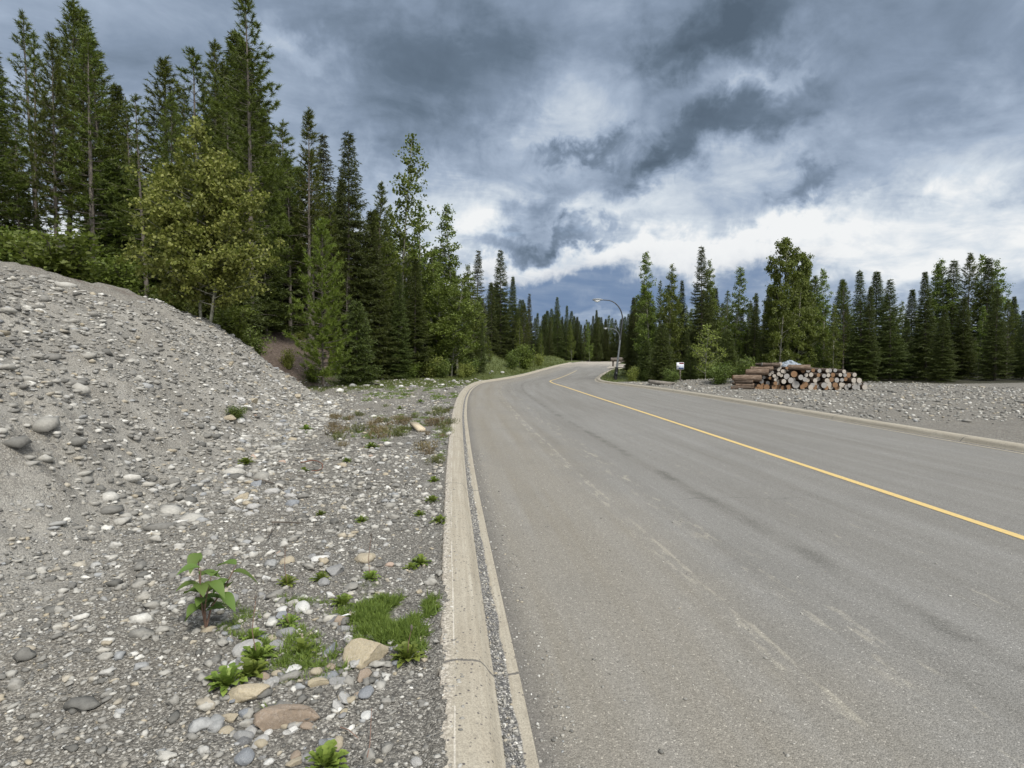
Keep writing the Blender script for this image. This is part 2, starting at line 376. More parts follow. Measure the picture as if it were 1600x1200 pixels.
# kerb concrete, u = distance from the asphalt edge
m, t, p, o = mat('kerb_concrete'); M['kerb'] = m
uvn = t.node('ShaderNodeUVMap', uv_map='UVMap').outputs[0]; P = t.node('ShaderNodeTexCoord').outputs['Object']
u, v, _ = t.sep(uvn)
streak = t.noise(t.comb(t.m('MULTIPLY', u, 40), t.m('MULTIPLY', v, .8), 0.), 1., 6, .6)
c = t.ramp(streak, [(.25, (.262, .232, .180)), (.55, (.328, .296, .236)), (.8, (.41, .378, .31))])
c = t.mix(t.rng(t.noise(P, 2.2, 5, .6), .4, .75, 0, .5), c, (.275, .238, .18, 1))
c = t.mix(t.rng(t.noise(P, 6, 6, .7), .55, .72, 0, .45), c, (.19, .165, .13, 1))
sc1 = t.m('MULTIPLY', t.rng(t.m('ABSOLUTE', t.m('SUBTRACT', u, t.m('ADD', .325, t.m('MULTIPLY', t.noise(P, .8, 2), .02)))), .0, .006, 1., 0.), t.rng(t.noise(P, 3.0, 4, .6), .45, .55))
c = t.mix(t.m('MULTIPLY', sc1, .6), c, (.62, .58, .51, 1))
edge = t.rng(t.m('ADD', u, t.m('MULTIPLY', t.m('SUBTRACT', t.noise(P, 14, 5, .7), .5), .1)), .33, .385, 0, 1)
c = t.mix(t.m('MULTIPLY', edge, .85), c, t.mix(t.rng(t.noise(P, 60, 4, .7), .42, .58), (.20, .175, .145, 1), (.56, .51, .43, 1)))
pit = t.voro(P, 55); pr = t.sep(pit.outputs['Color'])[0]
c = t.mix(t.m('MULTIPLY', t.rng(pr, .86, .9), t.rng(pit.outputs['Distance'], .25, .42, 1., 0.)), c, (.095, .085, .08, 1))
fine = t.voro(P, 170); c = t.mix(.55, c, t.ramp(t.sep(fine.outputs['Color'])[1], [(0, (.66,)*3), (.5, (1,)*3), (1, (1.3,)*3)]), 'MULTIPLY')
# cracked joints every 4.2 m
jv = t.m('ADD', v, t.m('ADD', t.m('MULTIPLY', u, .16), t.m('MULTIPLY', t.m('SUBTRACT', t.noise(P, 16, 5, .7), .5), .045)))
j = t.m('ABSOLUTE', t.m('SUBTRACT', t.m('FRACT', t.m('DIVIDE', t.m('ADD', jv, 100*4.2-2.97+2.1), 4.2)), .5))
c = t.mix(t.m('MULTIPLY', t.rng(j, .0014, .0028, 1., 0.), .85), c, (.085, .08, .075, 1))
# line of grit lying in the gutter
ed = t.m('ADD', t.m('MULTIPLY', t.m('SUBTRACT', t.noise(t.comb(0., v, 0.), 2.3, 5, .6), .5), .07), t.rng(v, 3., 9., .052, .074))
gut = t.m('MULTIPLY', t.rng(u, ed, t.m('ADD', ed, .008)), t.rng(u, t.m('ADD', .122, t.m('MULTIPLY', t.noise(P, 12, 4), .012)), .134, 1., 0.))
gv = t.voro(P, 120)
gc = t.ramp(t.sep(gv.outputs['Color'])[0], [(0, (.055, .054, .053)), (.6, (.13, .125, .12)), (.9, (.24, .23, .21)), (1, (.45, .43, .4))])
gut = t.m('MULTIPLY', gut, t.rng(v, 30, 45, 1., .3))
c = t.mix(gut, c, gc)
t.put(p.inputs['Base Color'], c)
hh = t.m('ADD', t.m('MULTIPLY', t.noise(P, 70, 5, .7), .5), t.m('MULTIPLY', t.m('MULTIPLY', gut, gv.outputs['Distance']), -1.))
hh = t.m('ADD', hh, t.m('MULTIPLY', edge, t.noise(P, 45, 4, .7)))
bump(t, p, hh, .6, .008)

# ground: gravel, grit, soil, grass and forest floor
m, t, p, o = mat('gravel_ground'); M['ground'] = m
P = t.node('ShaderNodeTexCoord').outputs['Object']
A = lambda n: t.node('ShaderNodeAttribute', attribute_name=n).outputs['Fac']
Pw = t.vm('ADD', P, t.vm('SCALE', t.vm('SUBTRACT', t.noise(P, 30, 3, .5, 0, True), (.5,)*3), scale=.012))
def stones(sc, seed):
    n = t.voro(t.vm('ADD', Pw, (seed, seed*.7, 0)), sc); r, g, b = t.sep(n.outputs['Color']); return n.outputs['Distance'], r, g
d1, r1, g1 = stones(17, 1.3); d2, r2, g2 = stones(42, 5.1); d3, r3, g3 = stones(115, 9.4)
SC = [(0, (.095, .091, .083)), (.25, (.16, .153, .138)), (.5, (.235, .224, .20)), (.72, (.315, .30, .268)), (.83, (.27, .235, .175)), (.9, (.22, .225, .225)), (1, (.46, .44, .40))]
GR = [(0, (.045, .043, .039)), (.45, (.112, .106, .094)), (.75, (.185, .174, .152)), (.9, (.29, .272, .238)), (1, (.46, .438, .395))]
bankf = A('bank')
c3 = t.mix(A('fine'), t.ramp(r3, [(0, (.07, .064, .055)), (.5, (.155, .142, .12)), (1, (.33, .31, .27))]), t.ramp(r3, GR))
s2 = t.m('MULTIPLY', t.rng(d2, .36, .46, 1., 0.), t.rng(t.m('ADD', g2, t.m('MULTIPLY', A('fine'), .38)), .42, .46, 1., 0.))
c2 = t.mix(s2, c3, t.ramp(r2, SC))
s1 = t.m('MULTIPLY', t.rng(d1, .33, .42, 1., 0.), t.rng(t.m('ADD', g1, t.m('MULTIPLY', A('fine'), .6)), .26, .30, 1., 0.))
c = t.mix(s1, c2, t.ramp(r1, SC))
c = t.mix(t.rng(t.noise(P, .8, 5, .6), .35, .75, 0., .4), c, (.135, .123, .104, 1))
sn = t.noise(P, 5, 6, .65)
c = t.mix(t.m('MULTIPLY', bankf, t.rng(t.noise(P, 1.7, 6, .65), .38, .62, .15, .85)), c, t.mix(.6, c, (.36, .345, .31, 1)))
soil = t.ramp(t.noise(P, 9, 7, .7), [(.25, (.05, .038, .03)), (.5, (.105, .08, .064)), (.75, (.19, .155, .13))])
c = t.mix(t.rng(t.m('ADD', A('soil'), t.m('MULTIPLY', t.m('SUBTRACT', sn, .5), .9)), .35, .62), c, soil)
gcol = t.ramp(t.noise(P, 26, 6, .7), [(.25, (.035, .045, .016)), (.55, (.085, .105, .033)), (.8, (.15, .15, .06))])
c = t.mix(t.rng(t.m('ADD', A('grass'), t.m('MULTIPLY', t.m('SUBTRACT', sn, .5), 1.0)), .42, .6), c, gcol)
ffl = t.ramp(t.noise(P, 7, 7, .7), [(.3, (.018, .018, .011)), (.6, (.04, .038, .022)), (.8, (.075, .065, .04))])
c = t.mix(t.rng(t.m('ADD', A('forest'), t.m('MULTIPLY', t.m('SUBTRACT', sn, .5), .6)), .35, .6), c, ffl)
t.put(p.inputs['Base Color'], c)
h = t.m('ADD', t.m('MULTIPLY', t.m('MULTIPLY', s1, t.m('SUBTRACT', .6, d1)), 2.2), t.m('MULTIPLY', t.m('MULTIPLY', s2, t.m('SUBTRACT', .6, d2)), 1.2))
h = t.m('ADD', h, t.m('MULTIPLY', t.m('SUBTRACT', .7, d3), .45))
bump(t, p, h, .9, .018)

# stones: colour per stone
def stonemat(name, mode):
    m, t, p, o = mat(name)
    P = t.node('ShaderNodeTexCoord').outputs['Object']
    if mode == 'island':
        r = t.node('ShaderNodeNewGeometry').outputs['Random Per Island']
        c = t.ramp(r, [(0, (.10, .097, .088)), (.22, (.175, .168, .152)), (.5, (.265, .253, .226)), (.75, (.37, .356, .32)), (.83, (.32, .275, .20)), (.88, (.25, .256, .258)), (.93, (.40, .385, .35)), (1, (.56, .545, .50))])
        sc = 40
    else: c = mode; sc = 9
    n = t.noise(P, sc, 7, .65)
    c = t.mix(.75, c, t.ramp(n, [(.25, (.6,)*3), (.5, (1,)*3), (.8, (1.35,)*3)]), 'MULTIPLY')
    if mode != 'island':
        vn = t.noise(P, 3.5, 4, .6, 1.5)
        c = t.mix(t.m('MULTIPLY', t.rng(t.m('ABSOLUTE', t.m('SUBTRACT', vn, .5)), 0, .02, 1, 0), .35), c, (.6, .58, .55, 1))
    t.put(p.inputs['Base Color'], c); p.inputs['Roughness'].default_value = .82
    bump(t, p, t.noise(P, sc*3, 6, .7), .5, .03 if mode != 'island' else .006); return m
M['pebbles'] = stonemat('pebbles', 'island')
STONE = {'grey': (.25, .247, .24, 1), 'pale grey': (.38, .37, .35, 1), 'white': (.56, .55, .52, 1), 'tan': (.36, .31, .225, 1),
         'brown': (.28, .22, .165, 1), 'blue-grey': (.215, .226, .24, 1), 'dark grey': (.14, .14, .14, 1), 'yellowish': (.40, .34, .235, 1), 'pinkish': (.40, .30, .235, 1)}
for k, cc in STONE.items(): M['stone '+k] = stonemat(k.replace('-', '_').replace(' ', '_')+'_stone', cc)

# ------------------------------------------------------------------ setting: ground, road, kerbs, marking
def axis(segs):
    out = []
    for a, b, s in segs: out.append(np.arange(a, b, s))
    return np.concatenate(out)
gx = axis([(-260, -80, 15), (-80, -30, 2.5), (-30, -14, .6), (-14, -7, .2), (-7, -3, .08), (-3, -1.6, .045), (-1.6, -1.2, .04), (-1.2, .1, .026), (.1, 5, .6), (5, 6, .15), (6, 10, .1), (10, 24, .35), (24, 60, 2), (60, 270, 15)])
yy = [1.4]
while yy[-1] < 130: yy.append(yy[-1]+max(.026, .0085*yy[-1]))
gy = np.concatenate([np.arange(-40, -8, 8), np.arange(-8, 1.4, .35), yy, np.arange(134, 420, 20)])
X, Yg = np.meshgrid(gx, gy); Z = ground_h(X, Yg)
nx, ny = len(gx), len(gy)
g = MB(); i = np.arange(ny-1)[:, None]*nx; j = np.arange(nx-1)[None, :]
g.add(np.stack([X, Yg, Z], -1), np.stack([i+j, i+j+1, i+nx+j+1, i+nx+j], -1).reshape(-1, 4))
def masks(x, y):
    dl = XL(y)-KW-x; dr = x-XR(y)-KW; d = TOE(y)-x
    n = fbm(x*.4, y*.4, 21); nf = fbm(x*1.5, y*1.5, 22)
    fine = np.clip(ss(2.6, .5, dl)*ss(-.2, .1, dl)*ss(34, 16, y)+.0, 0, 1)*(.75+.6*(nf-.5))
    grass = ss(23, 33, y+16*(n-.5)+6*(nf-.5))*ss(11, 7, dl+4*(n-.5))*(dl > 0)*.72
    grass = np.maximum(grass, .66*np.exp(-((x+3.2)/3.6)**2-((y-62)/8)**2)*(dl > 0))
    grass = np.maximum(grass, ss(60, 75, y)*(dl > 0)*.8)
    grass = np.maximum(grass, ss(35.5, 38, y+2*(n-.5))*(dr > 0)*.72)
    pw = np.exp(-((x+.95)/.42)**2-((y-3.75)/.5)**2)+.8*np.exp(-((x+1.6)/.35)**2-((y-3.25)/.35)**2)+.7*np.exp(-((x+2.2)/1.2)**2-((y-14.2)/1.6)**2)
    grass = np.maximum(grass, .44*pw)
    soil = ss(24, 27, y)*ss(54, 42, y)*ss(-.8, 1.2, d)*.95*ss(-30, -22, x)
    soil = np.maximum(soil, (.22+.5*(nf-.3))*ss(3.0, 4.6, d+1.6*(n-.5))*ss(8, 14, y))
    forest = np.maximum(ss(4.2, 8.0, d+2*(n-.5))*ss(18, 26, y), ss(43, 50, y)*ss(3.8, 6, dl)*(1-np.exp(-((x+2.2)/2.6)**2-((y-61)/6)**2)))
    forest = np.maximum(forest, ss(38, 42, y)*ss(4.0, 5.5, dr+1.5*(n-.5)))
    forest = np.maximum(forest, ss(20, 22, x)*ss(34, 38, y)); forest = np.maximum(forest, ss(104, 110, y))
    return fine, grass, soil, forest
fi, gr, so_, fo = masks(X.ravel(), Yg.ravel())
d_ = TOE(Yg.ravel())-X.ravel()
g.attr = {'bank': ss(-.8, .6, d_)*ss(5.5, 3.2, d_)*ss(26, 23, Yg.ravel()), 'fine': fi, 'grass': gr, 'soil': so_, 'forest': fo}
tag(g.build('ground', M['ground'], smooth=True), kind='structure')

def ribbon(name, cols, mate, kind='structure', smooth=True):
    """cols: list of (ny,3) arrays across; uv from distances"""
    pass
def sheet(name, V, U, Vv, mate):
    ny, nx = V.shape[:2]; b = MB(); i = np.arange(ny-1)[:, None]*nx; j = np.arange(nx-1)[None, :]
    F = np.stack([i+j, i+j+1, i+nx+j+1, i+nx+j], -1).reshape(-1, 4); b.add(V, F)
    me = b.mesh(name, mate, True); uv = me.uv_layers.new(name='UVMap')
    fl = np.stack([U.ravel()[F], Vv.ravel()[F]], -1).reshape(-1, 2); uv.data.foreach_set('uv', fl.astype(np.float32).ravel())
    return tag(link(name, me), kind='structure')
ry = np.concatenate([np.arange(-8, 20, .25), np.arange(20, 102, .5)])
tt = np.linspace(0, 1, 22)
rx = XL(ry)[:, None]*(1-tt)+XR(ry)[:, None]*tt
rz = rise(ry)[:, None]+0*tt+.0
sheet('road', np.stack([rx, ry[:, None]+0*tt, rz], -1), rx-XL(ry)[:, None], ry[:, None]+0*tt, M['asphalt'])
my = ry[(ry <= 62)]
wv_ = .055+.006*(vnoise(my*2, my*0, 31)-.5)
mx_ = np.stack([XY(my)-wv_, XY(my)+wv_], 1)
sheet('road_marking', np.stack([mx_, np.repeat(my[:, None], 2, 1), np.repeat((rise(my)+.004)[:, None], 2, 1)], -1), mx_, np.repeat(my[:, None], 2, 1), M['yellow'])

PROFILE = [(-.02, -.10), (-.004, .0), (0.0, .006), (.05, .004), (.115, .004), (.135, .012), (.155, .035), (.175, .068), (.20, .094), (.24, .110), (.30, .118), (.36, .122), (.395, .121), (.41, .112), (.415, -.12)]
def kerb(name, pts, side, pan=1):
    pts = np.asarray(pts); tg = np.gradient(pts, axis=0); tg /= np.linalg.norm(tg, axis=1)[:, None]
    nrm = np.stack([-tg[:, 1], tg[:, 0]], 1)*side
    ln = np.concatenate([[0], np.cumsum(np.linalg.norm(np.diff(pts, axis=0), axis=1))])+pts[0, 1]
    uu = np.array([q[0] for q in PROFILE]); zz = np.array([q[1] for q in PROFILE])
    xy = pts[:, None, :]+nrm[:, None, :]*uu[None, :, None]
    # chipped back edge
    chip = .010*(fbm(ln*9, ln*0, 41)-.5)
    zc_ = rise(pts[:, 1])[:, None]+zz[None, :]+.004*(fbm(xy[..., 0]*9, xy[..., 1]*9, 43)-.5)*(zz > .02)
    zc_[:, 12:14] -= np.abs(chip)[:, None]
    V = np.concatenate([xy, zc_[..., None]], -1)
    return sheet(name, V, np.repeat(uu[None, :], len(pts), 0), np.repeat(ln[:, None], len(uu), 1), M['kerb'])
ky = np.concatenate([np.arange(-8, 1.5, .3), np.arange(1.5, 12, .06), np.arange(12, 60, .25), np.arange(60, 84, .5)])
kerb('kerb', np.stack([XL(ky), ky], 1), 1)
ky2 = np.concatenate([np.arange(-8, 36, .4), np.arange(36, 61.5, .25)])
pr = np.stack([XR(ky2), ky2], 1)
pr = np.concatenate([pr, [[10.5, 62.6], [11.1, 63.8], [12.1, 64.8], [13.6, 65.4], [16, 65.8]]])
kerb('kerb', pr, -1)
# gravel driveway leaving to the right beyond the lamp
dxs = np.linspace(0, 1, 40); dys = np.linspace(66.3, 75, 10)
DX = (XR(dys)-.5)[:, None]*(1-dxs)+25*dxs
DZ = np.maximum(ground_h(DX, dys[:, None]+0*dxs, False)+.06, rise(dys)[:, None]+.03)
sheet('driveway', np.stack([DX, dys[:, None]+0*dxs, DZ], -1), DX, dys[:, None]+60+0*dxs, M['asphalt'])

# ------------------------------------------------------------------ stones
def ico(sub):
    bm = bmesh.new(); bmesh.ops.create_icosphere(bm, subdivisions=sub, radius=1)
    V = np.array([q.co[:] for q in bm.verts]); F = np.array([[q.index for q in f.verts] for f in bm.faces]); bm.free(); return V, F
I0, I1, I3 = ico(1), ico(2), ico(4)
def rock_mesh(name, seed, facets=9, smooth=.0, flat=.7, lon=1.3, rough=.05):
    r = np.random.default_rng(seed); V, F = I3; V = V.copy()
    N = r.normal(size=(facets, 3)); N /= np.linalg.norm(N, axis=1)[:, None]; dd = r.uniform(.62, .92, facets) if smooth > .3 else r.uniform(.45, .85, facets)
    for n_, d_ in zip(N, dd):
        q_ = V@n_-d_; V -= np.where(q_ > 0, q_*(1-smooth), 0)[:, None]*n_
    for f_, a_ in ((1.3, .2), (3.1, .11), (8, rough), (17, rough*.5)):
        o1, o2, o3 = r.uniform(0, 50, 3)
        nn = vnoise(V[:, 0]*f_+o1+V[:, 2]*f_*.7, V[:, 1]*f_+o2-V[:, 2]*f_*.6, seed)-.5
        V *= (1+a_*nn)[:, None]
    V *= np.array([lon, 1, flat])
    b = MB(); b.add(V, F); return b, name
ROCKS = {}
def rock_variant(kind, k, matk):
    key = (kind, k, matk)
    if key not in ROCKS:
        sm = {'round': .55, 'angular': .0, 'slab': .05, 'block': .05}[kind]
        fl = {'round': .72, 'angular': .85, 'slab': .62, 'block': 1.15}[kind]
        ln = {'round': 1.15, 'angular': 1.2, 'slab': 1.5, 'block': 1.25}[kind]
        fc = {'round': 7, 'angular': 16, 'slab': 14, 'block': 12}[kind]
        b, _ = rock_mesh('stone', 100+k*13+len(kind), fc, sm, fl, ln, .02 if kind == 'round' else .075)
        ROCKS[key] = b.mesh('stone', M['stone '+matk], kind == 'round')
    return ROCKS[key]
def stone(px0, px1, py0, py1, kind, matk, label, rz=None, k=None, group=None, name='stone'):
    """a stone filling a photo box: base at its lower edge"""
    pw = px1-px0; x, y = hit((px0+px1)/2, py1-(py1-py0)*.30)
    w_ = pw*y/900/cos(PITCH); h_ = (py1-py0)*y/900
    me = rock_variant(kind, k if k is not None else random.randrange(4), matk)
    sx = w_/2/{'round': 1.2, 'angular': 1.0, 'slab': 1.2, 'block': .95}[kind]; o = link(name, me)
    o.location = (x, y, gh(x, y)+sx*.18); o.rotation_euler = (random.uniform(-.15, .15), random.uniform(-.15, .15), rz if rz is not None else random.uniform(-.4, .4))
    o.scale = (sx, sx*max(.7, min(1.5, h_/w_*1.7)), sx*random.uniform(.85, 1.05))
    return tag(o, label, 'stone', group)
stone(402, 501, 1100, 1142, 'slab', 'brown', 'largest brown angular rock with a pointed right end, in the gravel', .1, 3)
stone(351, 421, 1070, 1103, 'slab', 'yellowish', 'flat tan rock speckled with black lichen behind the big brown rock', .15, 1)
stone(548, 607, 1001, 1038, 'block', 'yellowish', 'yellow blocky rock at the front edge of the grass patch', 0, 2)
stone(557, 584, 1072, 1096, 'round', 'blue-grey', 'smooth rounded blue-grey cobble on the dark grit', 0, 1)
stone(564, 582, 1111, 1128, 'round', 'white', 'small round white stone in front of the blue-grey cobble', 0, 2)
stone(525, 548, 1080, 1106, 'angular', 'pale grey', 'upright pale angular stone left of the blue-grey cobble', .8, 1)
stone(366, 400, 1171, 1197, 'round', 'blue-grey', 'pale blue-grey stone at the bottom of the photo below the brown rock', .5, 3)
stone(510, 543, 870, 901, 'angular', 'grey', 'grey boulder with a bright split face, left of a beige boulder', .3, 2)
stone(554, 588, 857, 885, 'round', 'tan', 'rounded beige boulder right of the split grey boulder', 0, 0)
stone(459, 484, 935, 960, 'round', 'white', 'large whitish stone left of the grass patch', .6, 1)
stone(431, 451, 948, 961, 'round', 'white', 'small oval whitish stone beside the larger whitish one', 0, 3)
stone(432, 462, 975, 997, 'round', 'grey', 'smooth grey stone with a green sprig in front of it', .4, 0)
stone(365, 411, 999, 1027, 'round', 'pale grey', 'big pale grey stone with a dark line, at the left edge', .2, 2)
stone(352, 382, 1045, 1063, 'angular', 'white', 'whitish angular stone among weeds above the flat tan rock', .2, 0)
stone(367, 396, 1026, 1046, 'angular', 'grey', 'broken grey stone under the pale lined stone', .2, 3)
stone(413, 440, 1059, 1080, 'angular', 'pale grey', 'pale bluish angular stone right of the flat tan rock', .2, 2)
stone(482, 516, 1056, 1073, 'slab', 'yellowish', 'yellow irregular stone between the oval tan stone and the brown rock', .1, 3)
stone(482, 504, 1044, 1057, 'round', 'tan', 'oval tan stone above the yellow irregular stone', 0, 1)
stone(506, 530, 1045, 1061, 'round', 'blue-grey', 'speckled blue-grey stone below the yellow block', .2, 2)
stone(518, 548, 1057, 1073, 'slab', 'grey', 'flat brownish grey stone beside the speckled blue-grey one', .2, 0)
stone(548, 570, 1026, 1044, 'angular', 'pale grey', 'pale wedge of stone leaning against the yellow block', .3, 0)
stone(510, 524, 1030, 1047, 'round', 'brown', 'upright brownish stone left of the pale wedge', .9, 2)
stone(555, 580, 1044, 1063, 'angular', 'brown', 'grey-brown rough stone in front of the yellow block', .2, 1)
stone(582, 593, 1042, 1057, 'round', 'pale grey', 'small bluish stone right of the grey-brown rough stone', .2, 0)
stone(610, 625, 1028, 1038, 'round', 'blue-grey', 'small grey pebble beside the tall weed tuft', .2, 1)
stone(613, 621, 1044, 1056, 'round', 'tan', 'small orange-tan pebble alone on the dark grit', .2, 3)
stone(445, 470, 1040, 1056, 'angular', 'white', 'white angular stone left of the oval tan stone', .1, 1)
stone(385, 406, 782, 799, 'round', 'pale grey', 'rounded light grey stone sitting alone at mid distance on the left', 0, 0)
stone(506, 521, 625, 636, 'angular', 'white', 'white block of stone at the foot of the scree bank', .2, 3)
stone(382, 403, 1130, 1148, 'round', 'pale grey', 'pale greenish stone left of the big brown rock', .2, 2)
stone(365, 398, 1147, 1162, 'round', 'grey', 'long grey stone under the brown rock', .1, 0)
stone(395, 420, 1151, 1166, 'round', 'pale grey', 'pale oval stone below the brown rock', .1, 1)
stone(372, 396, 1102, 1118, 'round', 'blue-grey', 'bluish stone just below the flat tan rock', .1, 3)
stone(384, 398, 1116, 1130, 'round', 'pale grey', 'small bluish white stone left of the brown rock', .1, 0)
stone(413, 426, 1137, 1149, 'round', 'white', 'little white oval stone touching the brown rock', .1, 2)
stone(600, 616, 880, 888, 'round', 'pinkish', 'pinkish stone just right of the beige boulder', .1, 1)
stone(640, 660, 1184, 1200, 'round', 'pale grey', 'long pale stone on dark grit at the bottom of the photo', .8, 1)
stone(532, 545, 1108, 1121, 'angular', 'yellowish', 'yellow pebble below the upright pale stone', .1, 2)
stone(690-195, 515, 905, 921, 'round', 'grey', 'grey tilted stone below the split grey boulder', .7, 1)
# further stones, alike among themselves
def scatter_stones(n, region, sizes, kinds, cols, label, group):
    for _ in range(n):
        for tr in range(40):
            px, py = random.uniform(*region[:2]), random.uniform(*region[2:4])
            x, y = hit(px, py)
            if XL(y)-KW-x > .25 and region[4](px, py, x, y): break
        else: continue
        s_ = random.uniform(*sizes)*random.choice((.7, .8, 1, 1.25)); ck = random.choice(cols)
        o = link('stone', rock_variant(random.choice(kinds), random.randrange(4), ck))
        o.location = (x, y, gh(x, y)+s_*.08); o.rotation_euler = (random.uniform(-.4, .4), random.uniform(-.4, .4), random.uniform(0, 6.3))
        o.scale = (s_, s_*random.uniform(.75, 1.1), s_*random.uniform(.7, 1.1)); tag(o, label, 'stone', group)
scatter_stones(62, (352, 560, 930, 1195, lambda a, b, x, y: x < -.55), (.018, .038), ('round', 'angular'), ('grey', 'pale grey', 'white', 'blue-grey', 'tan', 'dark grey', 'brown'), 'fist-sized or smaller stone scattered among the rocks and weeds in the left foreground', 'loose stones in the left foreground')
scatter_stones(55, (352, 470, 640, 800, lambda a, b, x, y: True), (.03, .07), ('round', 'angular', 'angular'), ('grey', 'pale grey', 'white', 'pale grey', 'tan', 'blue-grey'), 'pale cobble lying with others along the foot of the scree bank', 'cobbles along the foot of the bank')
scatter_stones(105, (352, 520, 515, 650, lambda a, b, x, y: y < 23 and TOE(y)-x > .3), (.03, .12), ('angular', 'angular', 'slab'), ('pale grey', 'white', 'grey', 'pale grey', 'tan'), 'angular pale rock lodged in the scree bank on the left', 'rocks in the scree bank')
scatter_stones(45, (380, 690, 620, 930, lambda a, b, x, y: True), (.02, .05), ('round', 'angular', 'slab'), ('grey', 'pale grey', 'white', 'tan', 'pinkish'), 'loose stone on the gravel flat between bank and kerb', 'loose stones on the gravel flat')
scatter_stones(22, (520, 800, 580, 606, lambda a, b, x, y: y > 26), (.08, .20), ('round', 'angular'), ('pale grey', 'white', 'grey'), 'pale boulder in the grass below the left treeline', 'boulders below the left treeline')

# uncountable gravel
gb = MB()
def pebble_field(n, xs, ys, size, sub, keep=None, zoff=.25, flat=.62, hfun=None):
    V0, F0 = I0 if sub == 0 else I1
    x = xs(n); y = ys(n); k = keep(x, y); x = x[k]; y = y[k]; n = len(x)
    if n == 0: return
    s_ = size(n, x, y); a = RNG.uniform(0, 2*pi, n)
    z = (ground_h(x, y) if hfun is None else hfun(x, y))+s_*zoff
    jit = 1+RNG.uniform(-.4, .36, (n, len(V0)))
    V = V0[None]*jit[..., None]*np.stack([s_*RNG.uniform(.9, 1.5, n), s_*RNG.uniform(.7, 1.0, n), s_*flat*RNG.uniform(.7, 1.2, n)], -1)[:, None, :]
    tx = RNG.uniform(-.35, .35, n)[:, None]; V = np.stack([V[..., 0], V[..., 1]-tx*V[..., 2], V[..., 2]+tx*V[..., 1]], -1)
    ca, sa = np.cos(a)[:, None], np.sin(a)[:, None]
    V = np.stack([V[..., 0]*ca-V[..., 1]*sa+x[:, None], V[..., 0]*sa+V[..., 1]*ca+y[:, None], V[..., 2]+z[:, None]], -1)
    F = F0[None]+np.arange(n)[:, None, None]*len(V0)
    gb.add(V.reshape(-1, 3), F.reshape(-1, 3))
U = lambda a, b: (lambda n: RNG.uniform(a, b, n))
def leftk(x, y): return XL(y)-KW-x > .02
logn = lambda md, sg, mx_: (lambda n, x, y: np.minimum(md*np.exp(RNG.normal(0, sg, n)), mx_))
patchy = lambda x, y, s, th: fbm(x*1.1, y*1.1, s) > th
pebble_field(26000, U(-3.6, 0), lambda n: 1.5+5.5*RNG.uniform(0, 1, n)**1.2, logn(.0058, .5, .03), 0, lambda x, y: leftk(x, y) & (x < -.3) & ((x < -1.0) | (RNG.uniform(0, 1, len(x)) < .5)))
pebble_field(4200, U(-4, -.4), lambda n: 1.6+8*RNG.uniform(0, 1, n), logn(.016, .45, .05), 1, lambda x, y: leftk(x, y) & (patchy(x, y, 71, .45) | (x < -1.3)))
pebble_field(14000, U(-9, -.5), lambda n: 6+18*RNG.uniform(0, 1, n), logn(.021, .5, .08), 0, flat=.5, keep= lambda x, y: leftk(x, y) & (patchy(x, y, 72, .40) | (TOE(y)-x > -1.0)))
pebble_field(26000, U(-13, -3), lambda n: 5+19*RNG.uniform(0, 1, n), logn(.024, .6, .13), 0, flat=.5, zoff=.06, keep= lambda x, y: (TOE(y)-x > -.6) & (TOE(y)-x < 5))
pebble_field(8000, lambda n: RNG.uniform(7, 26, n), U(14, 37), logn(.035, .4, .10), 0, lambda x, y: (x-XR(y)-KW > .2))
pebble_field(900, U(-12, -2), U(24, 42), logn(.045, .5, .2), 0, lambda x, y: leftk(x, y))
# bits of grit on kerb and road
kerbz = lambda x, y: rise(y)+np.interp(XL(y)-x, [0, .115, .155, .2, .24, .41], [.004, .004, .035, .094, .11, .12])
pebble_field(1500, lambda n: np.zeros(n), lambda n: 1.7+9*RNG.uniform(0, 1, n)**1.3, logn(.0036, .5, .011), 0, lambda x, y: np.zeros(len(x), bool))
def on_edge(n, lo, hi, ymax, size, hf):
    y = 1.7+(ymax-1.7)*RNG.uniform(0, 1, n)**1.5; x = XL(y)+RNG.uniform(lo, hi, n)
    xs = x.copy(); ys = y.copy(); pebble_field(n, lambda k: xs, lambda k: ys, size, 0, lambda a, b: np.ones(len(a), bool), hfun=hf)
on_edge(2600, -.128, -.06, 11, logn(.0045, .45, .012), kerbz)
on_edge(500, -.41, -.30, 7, logn(.005, .5, .013), kerbz)
on_edge(1300, .01, .20, 10, logn(.0040, .5, .010), lambda x, y: rise(y))
on_edge(420, .2, 1.3, 12, logn(.0045, .45, .011), lambda x, y: rise(y))
on_edge(160, 1.3, 5, 12, logn(.005, .4, .012), lambda x, y: rise(y))
tag(gb.build('gravel', M['pebbles'], smooth=False), 'loose grey and tan gravel covering the left verge, bank and right lot', 'gravel', kind='stuff')

